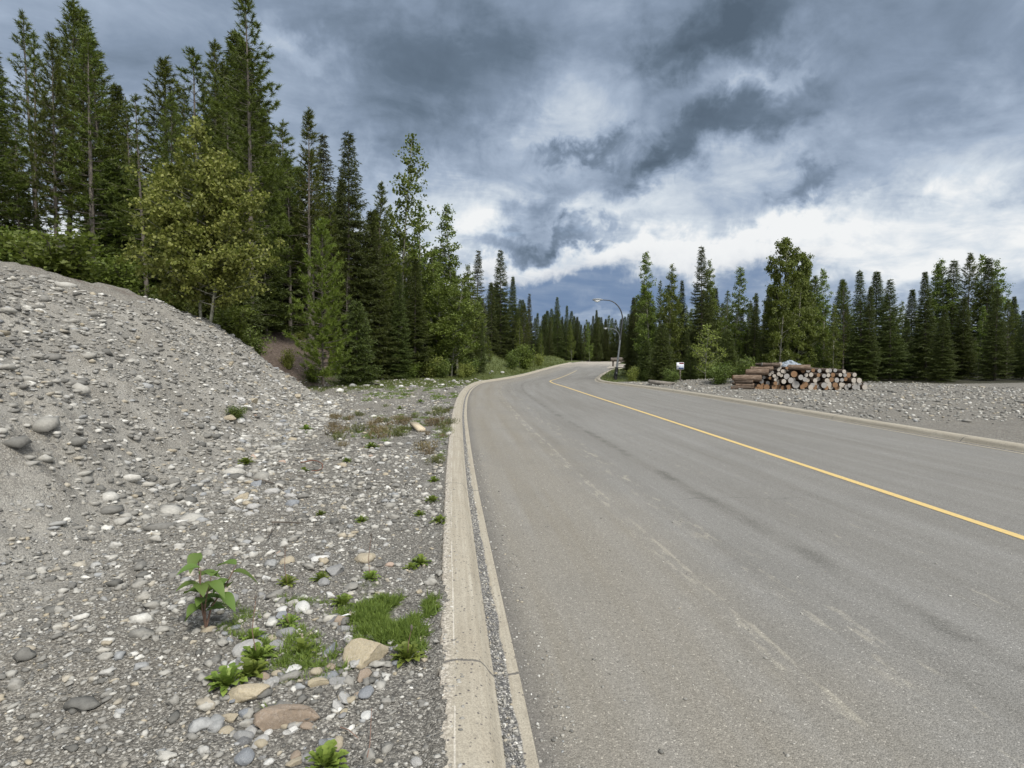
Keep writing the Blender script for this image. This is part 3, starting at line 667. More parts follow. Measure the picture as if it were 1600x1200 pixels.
# ------------------------------------------------------------------ trees
def nrm(a): return a/(np.linalg.norm(a, axis=-1, keepdims=True)+1e-9)
def needles(b, c, d, n, L, wd, spread, tl, rng):
    """n blades round each tuft centre c (N,3) pointing along d"""
    N = len(c); c = np.repeat(c, n, 0); d = np.repeat(d, n, 0)
    base = c+d*(rng.uniform(-.5, .5, (N*n, 1))*tl)
    v = nrm(d*.55+rng.normal(0, spread, (N*n, 3)))
    s_ = nrm(np.cross(v, rng.normal(size=(N*n, 3))))*wd/2
    ln = L*rng.uniform(.7, 1.2, (N*n, 1))
    V = np.stack([base-s_, base+s_, base+v*ln], 1).reshape(-1, 3)
    b.add(V, np.arange(N*n*3).reshape(-1, 3))
def leaves(b, c, size, rng, up=.35):
    N = len(c); n_ = nrm(rng.normal(size=(N, 3))+np.array([0, 0, up])); a = nrm(np.cross(n_, rng.normal(size=(N, 3)))); s_ = np.cross(n_, a)
    sz = size*rng.uniform(.65, 1.25, (N, 1))
    V = np.stack([c-a*sz*.5, c+s_*sz*.42-a*sz*.05+n_*sz*.12, c+a*sz*.6, c-s_*sz*.42-a*sz*.05+n_*sz*.12], 1).reshape(-1, 3)
    b.add(V, np.arange(N*4).reshape(-1, 4))
def trunk_line(H, rng, bend=.01, n=12):
    z = np.linspace(0, H, n); w1, w2 = rng.uniform(0, 6, 2)
    return np.stack([bend*H*np.sin(z/H*3+w1)-bend*H*sin(w1), bend*H*np.sin(z/H*2.3+w2)-bend*H*sin(w2), z], 1)
def on(line, z): return np.array([np.interp(z, line[:, 2], line[:, 0]), np.interp(z, line[:, 2], line[:, 1]), z])

def pine(seed, H=16., c0=.28, maxL=2.1, gap=.34, foli='pine', dead=True, nn=20, L=.23, wd=.034, sparse=.0, topw=.05):
    rng = np.random.default_rng(seed); tb, cb = MB(), MB(); ln = trunk_line(H, rng, .006)
    tb.tube(ln, np.interp(ln[:, 2], [0, H*.1, H], [H*.0105, H*.0085, .012]), 8)
    tc, td = [], []
    z = H*c0
    while z < H-.15:
        f = (z-H*c0)/(H*(1-c0)); prof = maxL*((1-f)**.8*(.55+.45*min(1, f*5)))+topw
        k = rng.integers(4, 7); a0 = rng.uniform(0, 6.3)
        for i in range(k):
            if rng.uniform() < sparse: continue
            a = a0+i*2*pi/k+rng.normal(0, .25); Lb = prof*rng.uniform(.55, 1.2); o_ = on(ln, z+rng.uniform(-.1, .1))
            d0 = np.array([cos(a), sin(a), 0]); rise0 = np.interp(f, [0, .5, 1], [-.05, .3, 1.1]); tip = np.interp(f, [0, 1], [.45, .9])
            s_ = np.linspace(0, 1, 5); pts = o_+d0*(s_*Lb)[:, None]+np.array([0, 0, 1.])*(rise0*s_*Lb*.7+tip*s_**2.5*Lb*.35)[:, None]
            tb.tube(pts, np.linspace(.022*(1-f)+.010, .006, 5), 4, False)
            nt = max(2, int(Lb*5.0)); ts = rng.uniform(.35, 1.0, nt); ts[0] = 1
            for q in ts:
                c_ = np.array([np.interp(q, s_, pts[:, e]) for e in range(3)])
                side = rng.normal(0, 1, 3)*np.array([1, 1, .45]); dd = nrm(d0*.7+side*.55*(q < 1)+np.array([0, 0, .45]))
                off = (1-q)*.45*Lb*rng.uniform(.2, 1)
                e_ = c_+nrm(side*np.array([1, 1, .3])+d0*.4)*off; tc.append(e_); td.append(dd)
                if rng.uniform() < .35: tc.append(e_-dd*.2); td.append(dd)
        z += gap*rng.uniform(.7, 1.3)*np.interp(f, [0, 1], [1, .75])
    tc.append(on(ln, H)); td.append(np.array([0, 0, 1.])); tc.append(on(ln, H-.2)); td.append(np.array([0, 0, 1.]))
    if dead:
        for _ in range(int(22*c0/.28)):
            z = rng.uniform(.06, c0+.05)*H; a = rng.uniform(0, 6.3); Lb = rng.uniform(.5, 1.6); o_ = on(ln, z); d0 = np.array([cos(a), sin(a), rng.uniform(-.25, .15)])
            tb.tube(np.stack([o_, o_+d0*Lb*.6, o_+d0*Lb+np.array([0, 0, -.1*Lb])]), [.014, .010, .004], 4, False)
    needles(cb, np.array(tc), np.array(td), nn, L, wd, .42, .24, rng)
    return tb.mesh('trunk', M['bark'], True), cb.mesh('crown', M[foli]), H

def spruce(seed, H=14., c0=.05, maxL=1.9, gap=.27, foli='spruce', thin=0., power=.85):
    rng = np.random.default_rng(seed); tb, cb = MB(), MB(); ln = trunk_line(H, rng, .004)
    tb.tube(ln, np.interp(ln[:, 2], [0, H*.1, H], [H*.011, H*.009, .01]), 8)
    tc, td = [], []; z = H*c0
    while z < H-.1:
        f = (z-H*c0)/(H*(1-c0)); prof = maxL*((1-f)**power)*(.7+.3*min(1, f*6))+.10
        k = rng.integers(5, 8); a0 = rng.uniform(0, 6.3)
        for i in range(k):
            if rng.uniform() < thin: continue
            a = a0+i*2*pi/k+rng.normal(0, .2); Lb = prof*rng.uniform(.6, 1.15); o_ = on(ln, z+rng.uniform(-.08, .08)); d0 = np.array([cos(a), sin(a), 0])
            s_ = np.linspace(0, 1, 5); dr_ = np.interp(f, [0, .6, 1], [-.42, -.15, .75])
            pts = o_+d0*(s_*Lb)[:, None]+np.array([0, 0, 1.])*(dr_*s_*Lb+.22*Lb*s_**3)[:, None]
            tb.tube(pts, np.linspace(.018*(1-f)+.007, .004, 5), 3, False)
            nt = max(3, int(Lb*8)); perp = np.array([-sin(a), cos(a), 0])
            for q in np.linspace(.18, 1, nt):
                c_ = np.array([np.interp(q, s_, pts[:, e]) for e in range(3)])
                for sg in (-1, 1):
                    lt = (1-q)*.5*Lb+.10
                    dd = nrm(d0*.8+perp*sg*.8*(q < .97)+np.array([0, 0, -.22+rng.normal(0, .12)]))
                    for e in np.arange(.08, lt+.08, .17): tc.append(c_+dd*e); td.append(dd)
        z += gap*rng.uniform(.75, 1.25)*np.interp(f, [0, 1], [1.1, .6])
    tc.append(on(ln, H)); td.append(np.array([0, 0, 1.]))
    needles(cb, np.array(tc), np.array(td), 5, .17, .045, .30, .2, rng)
    return tb.mesh('trunk', M['bark'], True), cb.mesh('crown', M[foli]), H

def aspen(seed, H=14., c0=.22, maxL=2.0, dens=1., leaf=.13, foli='aspen', up=.9, lean=0., stems=1, narrow=1.0, power=.7):
    rng = np.random.default_rng(seed); tb, cb = MB(), MB(); pts_l = []
    for st in range(stems):
        ln = trunk_line(H*(1 if st == 0 else rng.uniform(.6, .85)), rng, .02); Hs = ln[-1, 2]
        an = rng.uniform(0, 6.3); off = np.array([cos(an), sin(an), 0])*(0 if st == 0 else .45); tilt = (lean if st == 0 else .16)
        ln = ln+off+np.array([cos(an), sin(an), 0])*(tilt*ln[:, 2])[:, None]
        tb.tube(ln, np.interp(ln[:, 2], [0, Hs*.1, Hs], [Hs*.0085, Hs*.007, .012]), 8)
        z = Hs*c0
        while z < Hs-.1:
            f = (z-Hs*c0)/(Hs*(1-c0)); prof = maxL*narrow*((1-f)**power)*(.6+.4*min(1, f*4))+.18
            for _ in range(rng.integers(1, 4)):
                a = rng.uniform(0, 6.3); Lb = prof*rng.uniform(.5, 1.25); o_ = on(ln, z); d0 = np.array([cos(a), sin(a), 0])
                s_ = np.linspace(0, 1, 5); b_ = o_+d0*(s_*Lb)[:, None]+np.array([0, 0, 1.])*(up*s_**1.3*Lb*.8)[:, None]+rng.normal(0, .04, (5, 3))*Lb*s_[:, None]
                tb.tube(b_, np.linspace(.024*(1-f)+.008, .004, 5), 4, False)
                nl = int(rng.poisson(85*dens*max(.35, Lb)))
                for cl in range(max(1, int(Lb*3.2))):
                    q = rng.uniform(.3, 1.02); c_ = np.array([np.interp(q, s_, b_[:, e]) for e in range(3)])+rng.normal(0, .16, 3)*Lb*.6
                    m_ = max(2, int(nl/max(1, int(Lb*3.2)))); pts_l.append(c_+rng.normal(0, 1, (m_, 3))*np.array([.15, .15, .12]))
            z += .26*rng.uniform(.6, 1.4)
        pts_l.append(on(ln, Hs)+rng.normal(0, .12, (30, 3)))
    leaves(cb, np.concatenate(pts_l), leaf, rng)
    return tb.mesh('trunk', M['palebark'], True), cb.mesh('crown', M[foli]), H

def shrub(seed, H=1.6, foli='bush', n=2600, leaf=.085, wide=1.0):
    rng = np.random.default_rng(seed); tb, cb = MB(), MB(); P_ = []
    for k in range(16):
        a = rng.uniform(0, 6.3); r_ = rng.uniform(.1, .8)*H*.55*wide; h_ = H*rng.uniform(.55, 1.0)
        s_ = np.linspace(0, 1, 5); b_ = np.stack([cos(a)*r_*s_**1.2, sin(a)*r_*s_**1.2, h_*s_], 1)+rng.normal(0, .03*H, (5, 3))*s_[:, None]
        tb.tube(b_, np.linspace(.012, .004, 5), 4, False)
        for q in rng.uniform(.15, 1, 9):
            c_ = np.array([np.interp(q, s_, b_[:, e]) for e in range(3)]); P_.append(c_+rng.normal(0, .10*H, (n//144, 3))*np.array([1, 1, .8]))
    P_ = np.concatenate(P_); P_[:, 2] = np.abs(P_[:, 2])+.02
    leaves(cb, P_, leaf, rng); return tb.mesh('stems', M['bark'], True), cb.mesh('foliage', M[foli]), H

V = {}
V['pine_a'] = pine(1); V['pine_b'] = pine(2, c0=.30, maxL=2.0); V['pine_c'] = pine(3, c0=.22, maxL=1.9, gap=.40)
V['pine_big'] = pine(4, H=21, c0=.22, maxL=3.0, gap=.52, nn=30, L=.27, wd=.036, sparse=.22)
V['pine_thin'] = pine(5, H=15, c0=.45, maxL=1.1, gap=.42, sparse=.15)
V['pine_young'] = pine(6, H=9, c0=.08, maxL=2.3, gap=.32, foli='youngpine', dead=False, nn=30, L=.23, wd=.032)
V['spruce_a'] = spruce(11, maxL=2.5, power=1.05); V['spruce_b'] = spruce(12, maxL=2.1, gap=.3, power=1.2, thin=.08); V['spruce_c'] = spruce(13, maxL=2.6, gap=.36, thin=.12, power=1.0)
V['snag'] = pine(8, H=13, c0=.4, maxL=1.0, gap=.5, sparse=.4, nn=2, foli='greyspruce')
V['pine_d'] = pine(9, c0=.15, maxL=1.7, gap=.46, sparse=.25); V['pine_e'] = pine(10, c0=.3, maxL=2.5, gap=.5, sparse=.3, nn=24)
V['spruce_grey'] = spruce(14, maxL=2.0, gap=.34, foli='greyspruce', thin=.2, power=1.1)
V['spruce_small'] = spruce(15, H=5, c0=.04, maxL=1.6, gap=.2, power=1.0)
V['aspen_a'] = aspen(21, maxL=2.4, c0=.08, leaf=.15); V['aspen_b'] = aspen(22, narrow=.9, dens=.9, c0=.06, leaf=.15, power=.85); V['aspen_sparse'] = aspen(23, H=15, maxL=2.3, dens=.55, leaf=.17, narrow=.9, power=.75)
V['aspen_lean'] = aspen(24, H=12, lean=.10, stems=3, dens=1.0, c0=.16, maxL=2.4, leaf=.15); V['poplar'] = aspen(25, H=12, maxL=2.9, dens=1.9, leaf=.16, c0=.06, power=.62)
V['birch'] = aspen(26, H=9, maxL=3.2, dens=1.2, leaf=.15, foli='birch', c0=.10, up=.5, stems=3)
V['sapling'] = aspen(27, H=5, maxL=1.5, dens=.5, leaf=.12, c0=.12, foli='birch')
V['shrub_a'] = shrub(31); V['shrub_b'] = shrub(32, foli='birch', wide=1.2); V['shrub_c'] = shrub(33, foli='aspen', wide=1.4, H=1.3)

NAME = {'snag': ('dead_tree', 'tree'), 'pine': ('pine_tree', 'pine'), 'spruce': ('spruce_tree', 'spruce'), 'aspen': ('aspen_tree', 'aspen'), 'poplar': ('poplar_tree', 'poplar'), 'birch': ('birch_tree', 'birch'), 'sapling': ('aspen_sapling', 'sapling'), 'shrub': ('shrub', 'shrub')}
def plant(var, x, y, h, label, wide=1., group=None, rz=None, sink=.05):
    tm, cm, H = V[var]; nm, cat = NAME[var.split('_')[0]]; s_ = h/H
    r = empty(nm, (x, y, gh(x, y)-sink), random.uniform(0, 6.3) if rz is None else rz, (s_*wide, s_*wide, s_))
    r.rotation_euler.x, r.rotation_euler.y = random.gauss(0, .018), random.gauss(0, .018)
    link(tm.name.split('.')[0], tm, r); link(cm.name.split('.')[0], cm, r)
    return tag(r, label, cat, group)
def tree(var, px, ytop, Y, label, wide=1., group=None, rz=None):
    x = at(px, Y); return plant(var, x, Y, max(1.2, top_z(ytop, Y)-gh(x, Y)), label, wide, group, rz)

# left side, front trees
tree('pine_big', 394, -25, 31, 'tallest pine on the left, its top cut by the upper edge of the photo', 1.05)
tree('pine_thin', 485, 168, 36, 'slim pine spire just right of the tallest pine', 1.05)
tree('spruce_grey', 513, 214, 42, 'grey thin-needled spruce between two dark spires on the left', 1.1)
tree('spruce_c', 545, 208, 40, 'dark narrow spruce with drooping tiered boughs left of the tall pale aspen', .95)
tree('pine_b', 582, 284, 42, 'short pine filling the gap left of the tall pale aspen', 1.0)
tree('aspen_sparse', 629, 211, 46, 'tallest pale aspen with loose see-through leaves above the left treeline', 1.0)
tree('aspen_sparse', 662, 320, 47, 'lower pale aspen leaning right of the tallest aspen', 1.15)
tree('aspen_b', 715, 320, 50, 'pointed pale aspen at the right end of the tall left treeline', 1.1)
tree('aspen_lean', 700, 400, 47, 'leaning multi-stemmed aspen with pale bare trunks by the kerb bend', 1.25, rz=.5)
tree('aspen_a', 738, 415, 54, 'rounded light green aspen nearest the grassy mound', 1.0)
tree('birch', 316, 190, 21, 'yellow-green broadleaf tree on the bank at the left edge', .95)
tree('pine_young', 505, 345, 30, 'young bright green pine with a visible trunk beside the hollow', .80)
tree('spruce_small', 558, 470, 33, 'small dark spruce right of the young bright pine', 1.0)
tree('spruce_a', 622, 425, 42, 'dense dark spruce reaching the ground left of the leaning aspen', .95)
tree('spruce_b', 648, 400, 44, 'second dense dark spruce beside the leaning aspen', 1.2)
tree('pine_a', 455, 235, 37, 'full pine under the tallest pine, behind the young bright one', 1.1)
tree('pine_c', 418, 270, 33, 'bushy pine in front of the tallest pine on the left', .95)
tree('pine_c', 525, 300, 39, 'bushy pine right behind the young bright pine', 1.0)
tree('pine_a', 600, 330, 45, 'pine with a bare lower trunk below the tallest aspen', 1.0)
tree('spruce_grey', 743, 391, 66, 'grey-topped spruce rising behind the left aspens', 1.1)
tree('spruce_c', 782, 391, 74, 'tall black-green spruce standing highest left of the road bend', .95)
tree('spruce_a', 801, 432, 78, 'shorter dark spruce just right of the tall black-green one', .85)
tree('spruce_b', 768, 440, 72, 'dark spruce just left of the tall black-green one', .9)
tree('spruce_grey', 826, 458, 84, 'thin greyish spruce in the line falling toward the road bend', .9)
tree('aspen_a', 812, 497, 72, 'bright green aspen in front of the dark spruces by the mound', .8)
tree('aspen_b', 846, 520, 80, 'small pale aspen in front of the dark forest wall', .9)
tree('spruce_c', 871, 464, 96, 'tallest spire of the far forest wall above the road end', .85)
tree('spruce_b', 884, 477, 97, 'second spire of the far forest wall, right of the tallest', .9)
tree('spruce_a', 932, 484, 98, 'dark spire of the far forest wall left of the street lamp', .8)
tree('aspen_a', 893, 503, 93, 'larger light green aspen at the foot of the far forest wall', .8)
tree('aspen_b', 921, 506, 94, 'narrow light green aspen at the foot of the far forest wall', .95)
# right side
tree('aspen_b', 1018, 396, 42, 'slender tall aspen with a crooked tip, first right of the lamp', .95)
tree('aspen_a', 1047, 415, 41, 'leafy aspen second from the lamp on the right', .85)
tree('spruce_b', 1065, 436, 43, 'thin spruce behind the sign on the right', .8)
tree('spruce_c', 1096, 385, 42, 'tall spruce with a bare pointed leader in the right grove', .85)
tree('aspen_a', 1112, 408, 44, 'aspen hugging the pointed spruce in the right grove', .75)
tree('aspen_b', 1142, 418, 41, 'aspen with outstretched side twigs left of the log pile', 1.1)
tree('spruce_b', 1176, 456, 42, 'short thin spruce behind the left end of the log pile', .9)
tree('poplar', 1216, 372, 38, 'big full-crowned poplar towering over the log pile', .82)
tree('poplar', 1248, 395, 40, 'poplar right behind the big one over the log pile', .85)
tree('spruce_a', 989, 464, 47, 'dark spruce right beside the street lamp', .95)
tree('spruce_b', 1003, 440, 45, 'dark spruce between the lamp and the first right aspen', .9)
tree('sapling', 1102, 508, 35.5, 'small pale-stemmed aspen sapling in front of the right grove', 1.05)
tree('spruce_small', 1034, 505, 37.5, 'small dark spruce left of the sign, at the grove edge', 1.0)
tree('spruce_small', 1078, 540, 37, 'little dark spruce under the sign', 1.1)
tree('spruce_small', 1135, 515, 37, 'small dark spruce between sapling and log pile', 1.1)
tree('spruce_small', 1010, 530, 40, 'small spruce just right of the lamp foot', 1.1)
# the forest behind, alike among themselves
SKY = [(-150, -60), (0, 40), (120, -20), (220, 60), (330, 40), (395, 20), (440, 150), (470, 205), (500, 230), (545, 240), (590, 300), (630, 330), (680, 345), (715, 360), (745, 430), (782, 430), (800, 450), (830, 472), (870, 482), (905, 490), (980, 496), (990, 470), (1020, 432), (1050, 430), (1095, 425), (1140, 432), (1180, 462), (1215, 420), (1250, 410), (1320, 400), (1420, 430), (1500, 390), (1620, 420), (1800, 400)]
def sky_y(px): return np.interp(px, [a for a, b in SKY], [b for a, b in SKY])
def fill(n, pxr, Yr, kinds, drop, lab, group):
    for i in range(n):
        px = pxr[0]+(pxr[1]-pxr[0])*(i+random.uniform(0, 1))/n
        Y = random.uniform(*Yr); x = at(px, Y)
        if Y < 101 and XL(Y)-x < 3.0 and x-XR(Y) < 3.0: continue
        var = random.choice(kinds); k = var.split('_')[0]
        tree(var, px, sky_y(px)+random.uniform(*drop), Y, lab[k], random.uniform(.95, 1.3), group+' ('+k+')')
LL = {k: f'{a} in the dense left forest behind the front trees' for k, a in (('pine', 'dark green pine'), ('spruce', 'dark spruce'), ('aspen', 'pale leafed aspen'), ('snag', 'thin dead grey tree'))}
LF = {k: f'{a} in the far forest wall beyond the road bend' for k, a in (('pine', 'dark green pine'), ('spruce', 'small-looking dark spruce'), ('aspen', 'small light green aspen'))}
LR = {k: f'{a} deep in the right grove behind the log pile' for k, a in (('pine', 'dark green pine'), ('spruce', 'dark spruce'), ('aspen', 'leafy aspen'), ('poplar', 'broad poplar'))}
cf = ('pine_a', 'pine_b', 'pine_c', 'spruce_a', 'spruce_b', 'spruce_c')
fill(30, (330, 600), (38, 56), ('pine_a', 'pine_b', 'pine_c', 'pine_d', 'pine_e', 'spruce_a', 'spruce_b'), (10, 130), LL, 'trees deep in the left forest')
fill(22, (-120, 330), (26, 44), ('pine_a', 'pine_b', 'pine_e', 'pine_d', 'spruce_c', 'spruce_a'), (0, 140), LL, 'trees deep in the left forest')
fill(16, (300, 600), (44, 50), ('spruce_a', 'spruce_b', 'pine_c', 'spruce_c'), (130, 250), LL, 'trees deep in the left forest')
fill(26, (580, 765), (52, 68), ('spruce_a', 'spruce_b', 'aspen_a', 'pine_a', 'spruce_c'), (20, 110), LL, 'trees deep in the left forest')
fill(14, (590, 750), (49, 54), ('spruce_a', 'aspen_b', 'spruce_small', 'spruce_b'), (100, 190), LL, 'trees deep in the left forest')
fill(30, (745, 860), (72, 105), ('spruce_a', 'spruce_b', 'pine_a', 'spruce_c'), (4, 60), LF, 'trees of the far forest wall')
fill(56, (845, 1010), (101, 124), ('spruce_a', 'spruce_b', 'spruce_c', 'pine_b', 'pine_a'), (-4, 26), LF, 'trees of the far forest wall')
fill(62, (985, 1270), (43, 58), ('spruce_a', 'spruce_b', 'aspen_a', 'spruce_c', 'aspen_b', 'pine_d'), (6, 75), LR, 'trees deep in the right grove')
fill(64, (1260, 1800), (38, 56), ('spruce_a', 'spruce_b', 'aspen_a', 'spruce_c', 'pine_a', 'aspen_b'), (0, 90), LR, 'trees deep in the right grove')
fill(30, (990, 1290), (40, 46), ('spruce_a', 'spruce_small', 'spruce_b', 'aspen_b'), (60, 140), LR, 'trees deep in the right grove')

fill(5, (400, 600), (37, 43), ('snag',), (60, 190), LL, 'trees deep in the left forest')
for i in range(26):
    px = random.uniform(150, 440) if i < 18 else random.uniform(440, 600); Y = random.uniform(27, 34) if i < 18 else random.uniform(42, 46); x = at(px, Y)
    if TOE(Y)-x < 3.4: continue
    plant(random.choice(('spruce_a', 'spruce_small', 'spruce_b', 'pine_young')), x, Y, random.uniform(3, 7.5), 'shorter conifer filling the gaps low in the left forest edge', random.uniform(1.1, 1.5), 'young conifers of the left forest edge')
# shrubs
def bush(px, py, var, h, label, wide=1., group=None):
    x, y = hit(px, py); return plant(var, x, y, h, label, wide, group)
bush(450, 575, 'shrub_b', 1.15, 'yellowish shrub on the edge of the scree bank', .8)
bush(490, 597, 'shrub_a', .9, 'low green shrub at the foot of the young pine', 1.1)
x = at(390, 27); plant('shrub_a', x, 27, 1.6, 'dark shrub at the top of the bank under the tallest pine', 1.3)
x = at(360, 25); plant('shrub_c', x, 25, 1.5, 'leafy shrub at the left edge on top of the bank', 1.4)
bush(603, 592, 'shrub_b', 1.5, 'pale leafy shrub right of the small dark spruce', .9)
bush(572, 600, 'shrub_a', .9, 'low dark shrub under the small dark spruce', 1.2)
bush(690, 590, 'shrub_a', 1.4, 'green shrub beneath the leaning aspen', 1.4)
bush(730, 588, 'shrub_a', 1.6, 'wide green shrub at the right foot of the aspens', 1.3)
bush(640, 592, 'shrub_c', 1.3, 'leafy shrub at the foot of the dense dark spruces', 1.3)
bush(822, 578, 'shrub_c', 2.4, 'bright green bush on the right slope of the grassy mound', 1.0)
bush(842, 572, 'shrub_b', 1.6, 'smaller bush just right of the bright one on the mound', 1.0)
bush(800, 577, 'shrub_a', 1.8, 'dark bush left of the bright one on the mound', 1.0)
bush(988, 596, 'shrub_b', 1.0, 'yellow-green shrub beside the street lamp foot', 1.1)
bush(1165, 600, 'shrub_a', 1.5, 'dark shrub left of the log pile', 1.2)
bush(1125, 600, 'shrub_a', 1.2, 'low shrub behind the pale-stemmed sapling', 1.4)
bush(1048, 600, 'shrub_a', .9, 'low green shrub at the foot of the leafy aspen', 1.3)

for i in range(16):
    px = 545+i*12.5+random.uniform(-6, 6); py = random.uniform(583, 592)-max(0, (px-690))*.02
    bush(px, py, random.choice(('shrub_a', 'shrub_c', 'shrub_a', 'shrub_b')), random.uniform(.7, 1.7), 'leafy undergrowth shrub along the foot of the left treeline', random.uniform(1.0, 1.5), 'undergrowth shrubs of the left treeline')
for i in range(20):
    Y = random.uniform(21.5, 27); x = TOE(Y)-4.6-random.uniform(0, 2.5)-(i % 10)*1.5
    plant(random.choice(('shrub_a', 'shrub_a', 'shrub_c')), float(x), Y, random.uniform(.9, 2.0), 'dark undergrowth shrub on the crest of the left bank under the pines', random.uniform(1.1, 1.7), 'undergrowth shrubs on the bank crest')
for i in range(11):
    px = random.uniform(415, 560); Y = random.uniform(36, 43); x = at(px, Y)
    plant(random.choice(('shrub_a', 'shrub_b')), x, Y, random.uniform(.4, .9), 'small scrubby shrub on the brown soil slope behind the young pine', random.uniform(1.0, 1.6), 'scrub on the brown slope')
for i in range(12):
    px = random.uniform(300, 545); Y = random.uniform(40, 46); x = at(px, Y)
    plant('spruce_small', x, Y, random.uniform(2.5, 5.5), 'young spruce in the shade under the left forest', 1.2, 'young spruces under the left forest')
for i in range(24):
    px = 1005+i*12+random.uniform(-6, 6); Y = random.uniform(37.5, 40); x = at(px, Y)
    if 1040 < px < 1085: Y = 38.8; x = at(px, Y)
    plant(random.choice(('shrub_a', 'shrub_c', 'spruce_small')).replace('spruce_small', 'shrub_a'), x, Y, random.uniform(.7, 1.6), 'dark undergrowth shrub along the foot of the right grove', random.uniform(1.0, 1.5), 'undergrowth shrubs of the right grove')
# ------------------------------------------------------------------ street lamps
M['galv'] = simple('galvanised_steel', (.17, .182, .19), .2, 3, .5, .1, .004, .5, .4)
M['darksteel'] = simple('weathered_dark_steel', (.05, .053, .057), .25, 3, .5, .1, .004, .5, .3)
M['black'] = simple('black_paint', (.02, .02, .02), .3, 6, .6, .1)
M['lens'] = simple('lamp_lens', (.55, .56, .55), .05, 3, .3, .0)
def lamp(x, y, z0, H, arm, lean, label, two):
    r = empty('street_lamp', (x, y, z0)); k = H*.60; sh = np.array([lean, 0, 0])
    b = MB(); b.tube([np.array([0, 0, -.3]), sh*.0+[0, 0, .15], sh*(.9/H)+[0, 0, .9]], [.13, .13, .11], 10); b.build('base', M['black'], r, True)
    pl = MB(); zz = np.linspace(.9, H*.5, 5); pl.tube([sh*(q/H)+[0, 0, q] for q in zz], np.linspace(.076, .062, 5), 10); pl.build('pole', M['galv'], r, True)
    up = MB(); P_ = [sh*(q/H)+np.array([0, 0, q]) for q in np.linspace(H*.5, H*.76, 5)]
    c = P_[-1]; a = np.linspace(0, pi/2, 9)[1:]
    P_ += [c+np.array([-arm*.74*(1-cos(q)), 0, H*.24*sin(q)]) for q in a]; P_.append(P_[-1]+np.array([-arm*.18, 0, .02])); 
    up.tube(P_, np.linspace(.055, .032, len(P_)), 10); up.build('arm', M['darksteel'] if two else M['galv'], r, True)
    e = P_[-1]; hd = MB()
    hd.tube([e+[.02, 0, 0], e+[-.10, 0, .02], e+[-.35, 0, .03], e+[-.62, 0, .015], e+[-.72, 0, 0]], [.045, .065, .085, .075, .025], 10)
    ho = hd.build('lamp_head', M['galv'], r, True)
    le = MB(); le.tube([e+[-.16, 0, -.06], e+[-.36, 0, -.10], e+[-.58, 0, -.06]], [.03, .085, .03], 8); le.build('lens', M['lens'], ho, True)
    pt = MB(); q = .45; pt.box(sh*(q/H)+np.array([0, -.145, q]), (.10, .03, .22)); pt.build('access_door', M['darksteel'], r)
    return tag(r, label, 'street lamp', 'street lamps along the right kerb')
LY = 40.8; lx = at(961.5, LY)
lamp(lx, LY, gh(lx, LY), top_z(469, LY)-gh(lx, LY), 1.55, .62, 'nearer tall street lamp with a curved dark arm and pale lower pole', True)
LY2 = 92; lx2 = at(966, LY2)
lamp(lx2, LY2, gh(lx2, LY2), top_z(513, LY2)-gh(lx2, LY2), 2.0, .15, 'distant pale street lamp half hidden behind the nearer lamp pole', False)

# ------------------------------------------------------------------ sign
M['signwhite'] = simple('white_sign_paint', (.72, .74, .78), .06, 5, .5, .05)
M['signred'] = simple('red_sign_paint', (.16, .022, .028), .2, 5, .5, .05)
M['signblue'] = simple('blue_sign_paint', (.025, .06, .15), .2, 5, .5, .05)
M['signblack'] = simple('black_sign_paint', (.02, .02, .025), .2, 5, .5, .05)
M['signgrey'] = simple('grey_sign_print', (.36, .42, .55), .1, 5, .5, .05)
SY = 35.2; sx_ = at(1062.5, SY); sz_ = top_z(571.8, SY); r = empty('sign', (sx_, SY, gh(sx_, SY)), .08)
zz = sz_-gh(sx_, SY)
b = MB(); b.box((0, 0, zz), (.45, .02, .42)); bd = b.build('board', M['signwhite'], r)
b = MB(); b.box((.07, -.012, zz+.155), (.28, .006, .085)); b.build('red_header', M['signred'], bd)
b = MB(); b.box((.05, -.012, zz-.14), (.31, .006, .085)); b.build('blue_band', M['signblue'], bd)
b = MB(); b.tube([[-.15, -.010, zz-.005], [-.15, -.016, zz-.005]], [.036, .036], 10); b.box((-.12, -.0125, zz-.012), (.05, .006, .022)); b.build('black_symbol', M['signblack'], bd)
b = MB()
for q in (.06, .01, -.04): b.box((.06, -.0115, zz+q), (.26, .004, .016))
b.build('faint_lines', M['signgrey'], bd)
b = MB(); b.box((.02, .04, (zz-.3)/2), (.07, .05, zz+.3+.2)); b.build('post', M['bark'], r)
tag(r, 'small white notice board with red header and blue band on a post among the trees', 'sign')

# ------------------------------------------------------------------ log pile
def woodmat(name, a, b_):
    m, t, p, o = mat(name); P = t.node('ShaderNodeTexCoord').outputs['Object']; x, y, z = t.sep(P)
    rr = t.m('SQRT', t.m('ADD', t.m('MULTIPLY', x, x), t.m('MULTIPLY', z, z)))
    ring = t.m('SINE', t.m('ADD', t.m('MULTIPLY', rr, 240), t.m('MULTIPLY', t.noise(P, 6, 4), 6)))
    oi = t.node('ShaderNodeObjectInfo')
    c = t.mix(t.rng(ring, -1, 1, .2, .8), a, b_); c = t.mix(t.rng(t.noise(P, 14, 5, .6), .45, .7, 0, .5), c, tuple(q*.55 for q in a[:3])+(1,))
    t.put(p.inputs['Base Color'], c); bump(t, p, ring, .2, .004); return m
M['cutpale'] = woodmat('pale_cut_wood', (.33, .295, .25, 1), (.45, .41, .36, 1))
M['cutgrey'] = woodmat('grey_cut_wood', (.25, .238, .225, 1), (.34, .325, .305, 1))
M['cutorange'] = woodmat('orange_cut_wood', (.17, .095, .048, 1), (.27, .165, .095, 1))
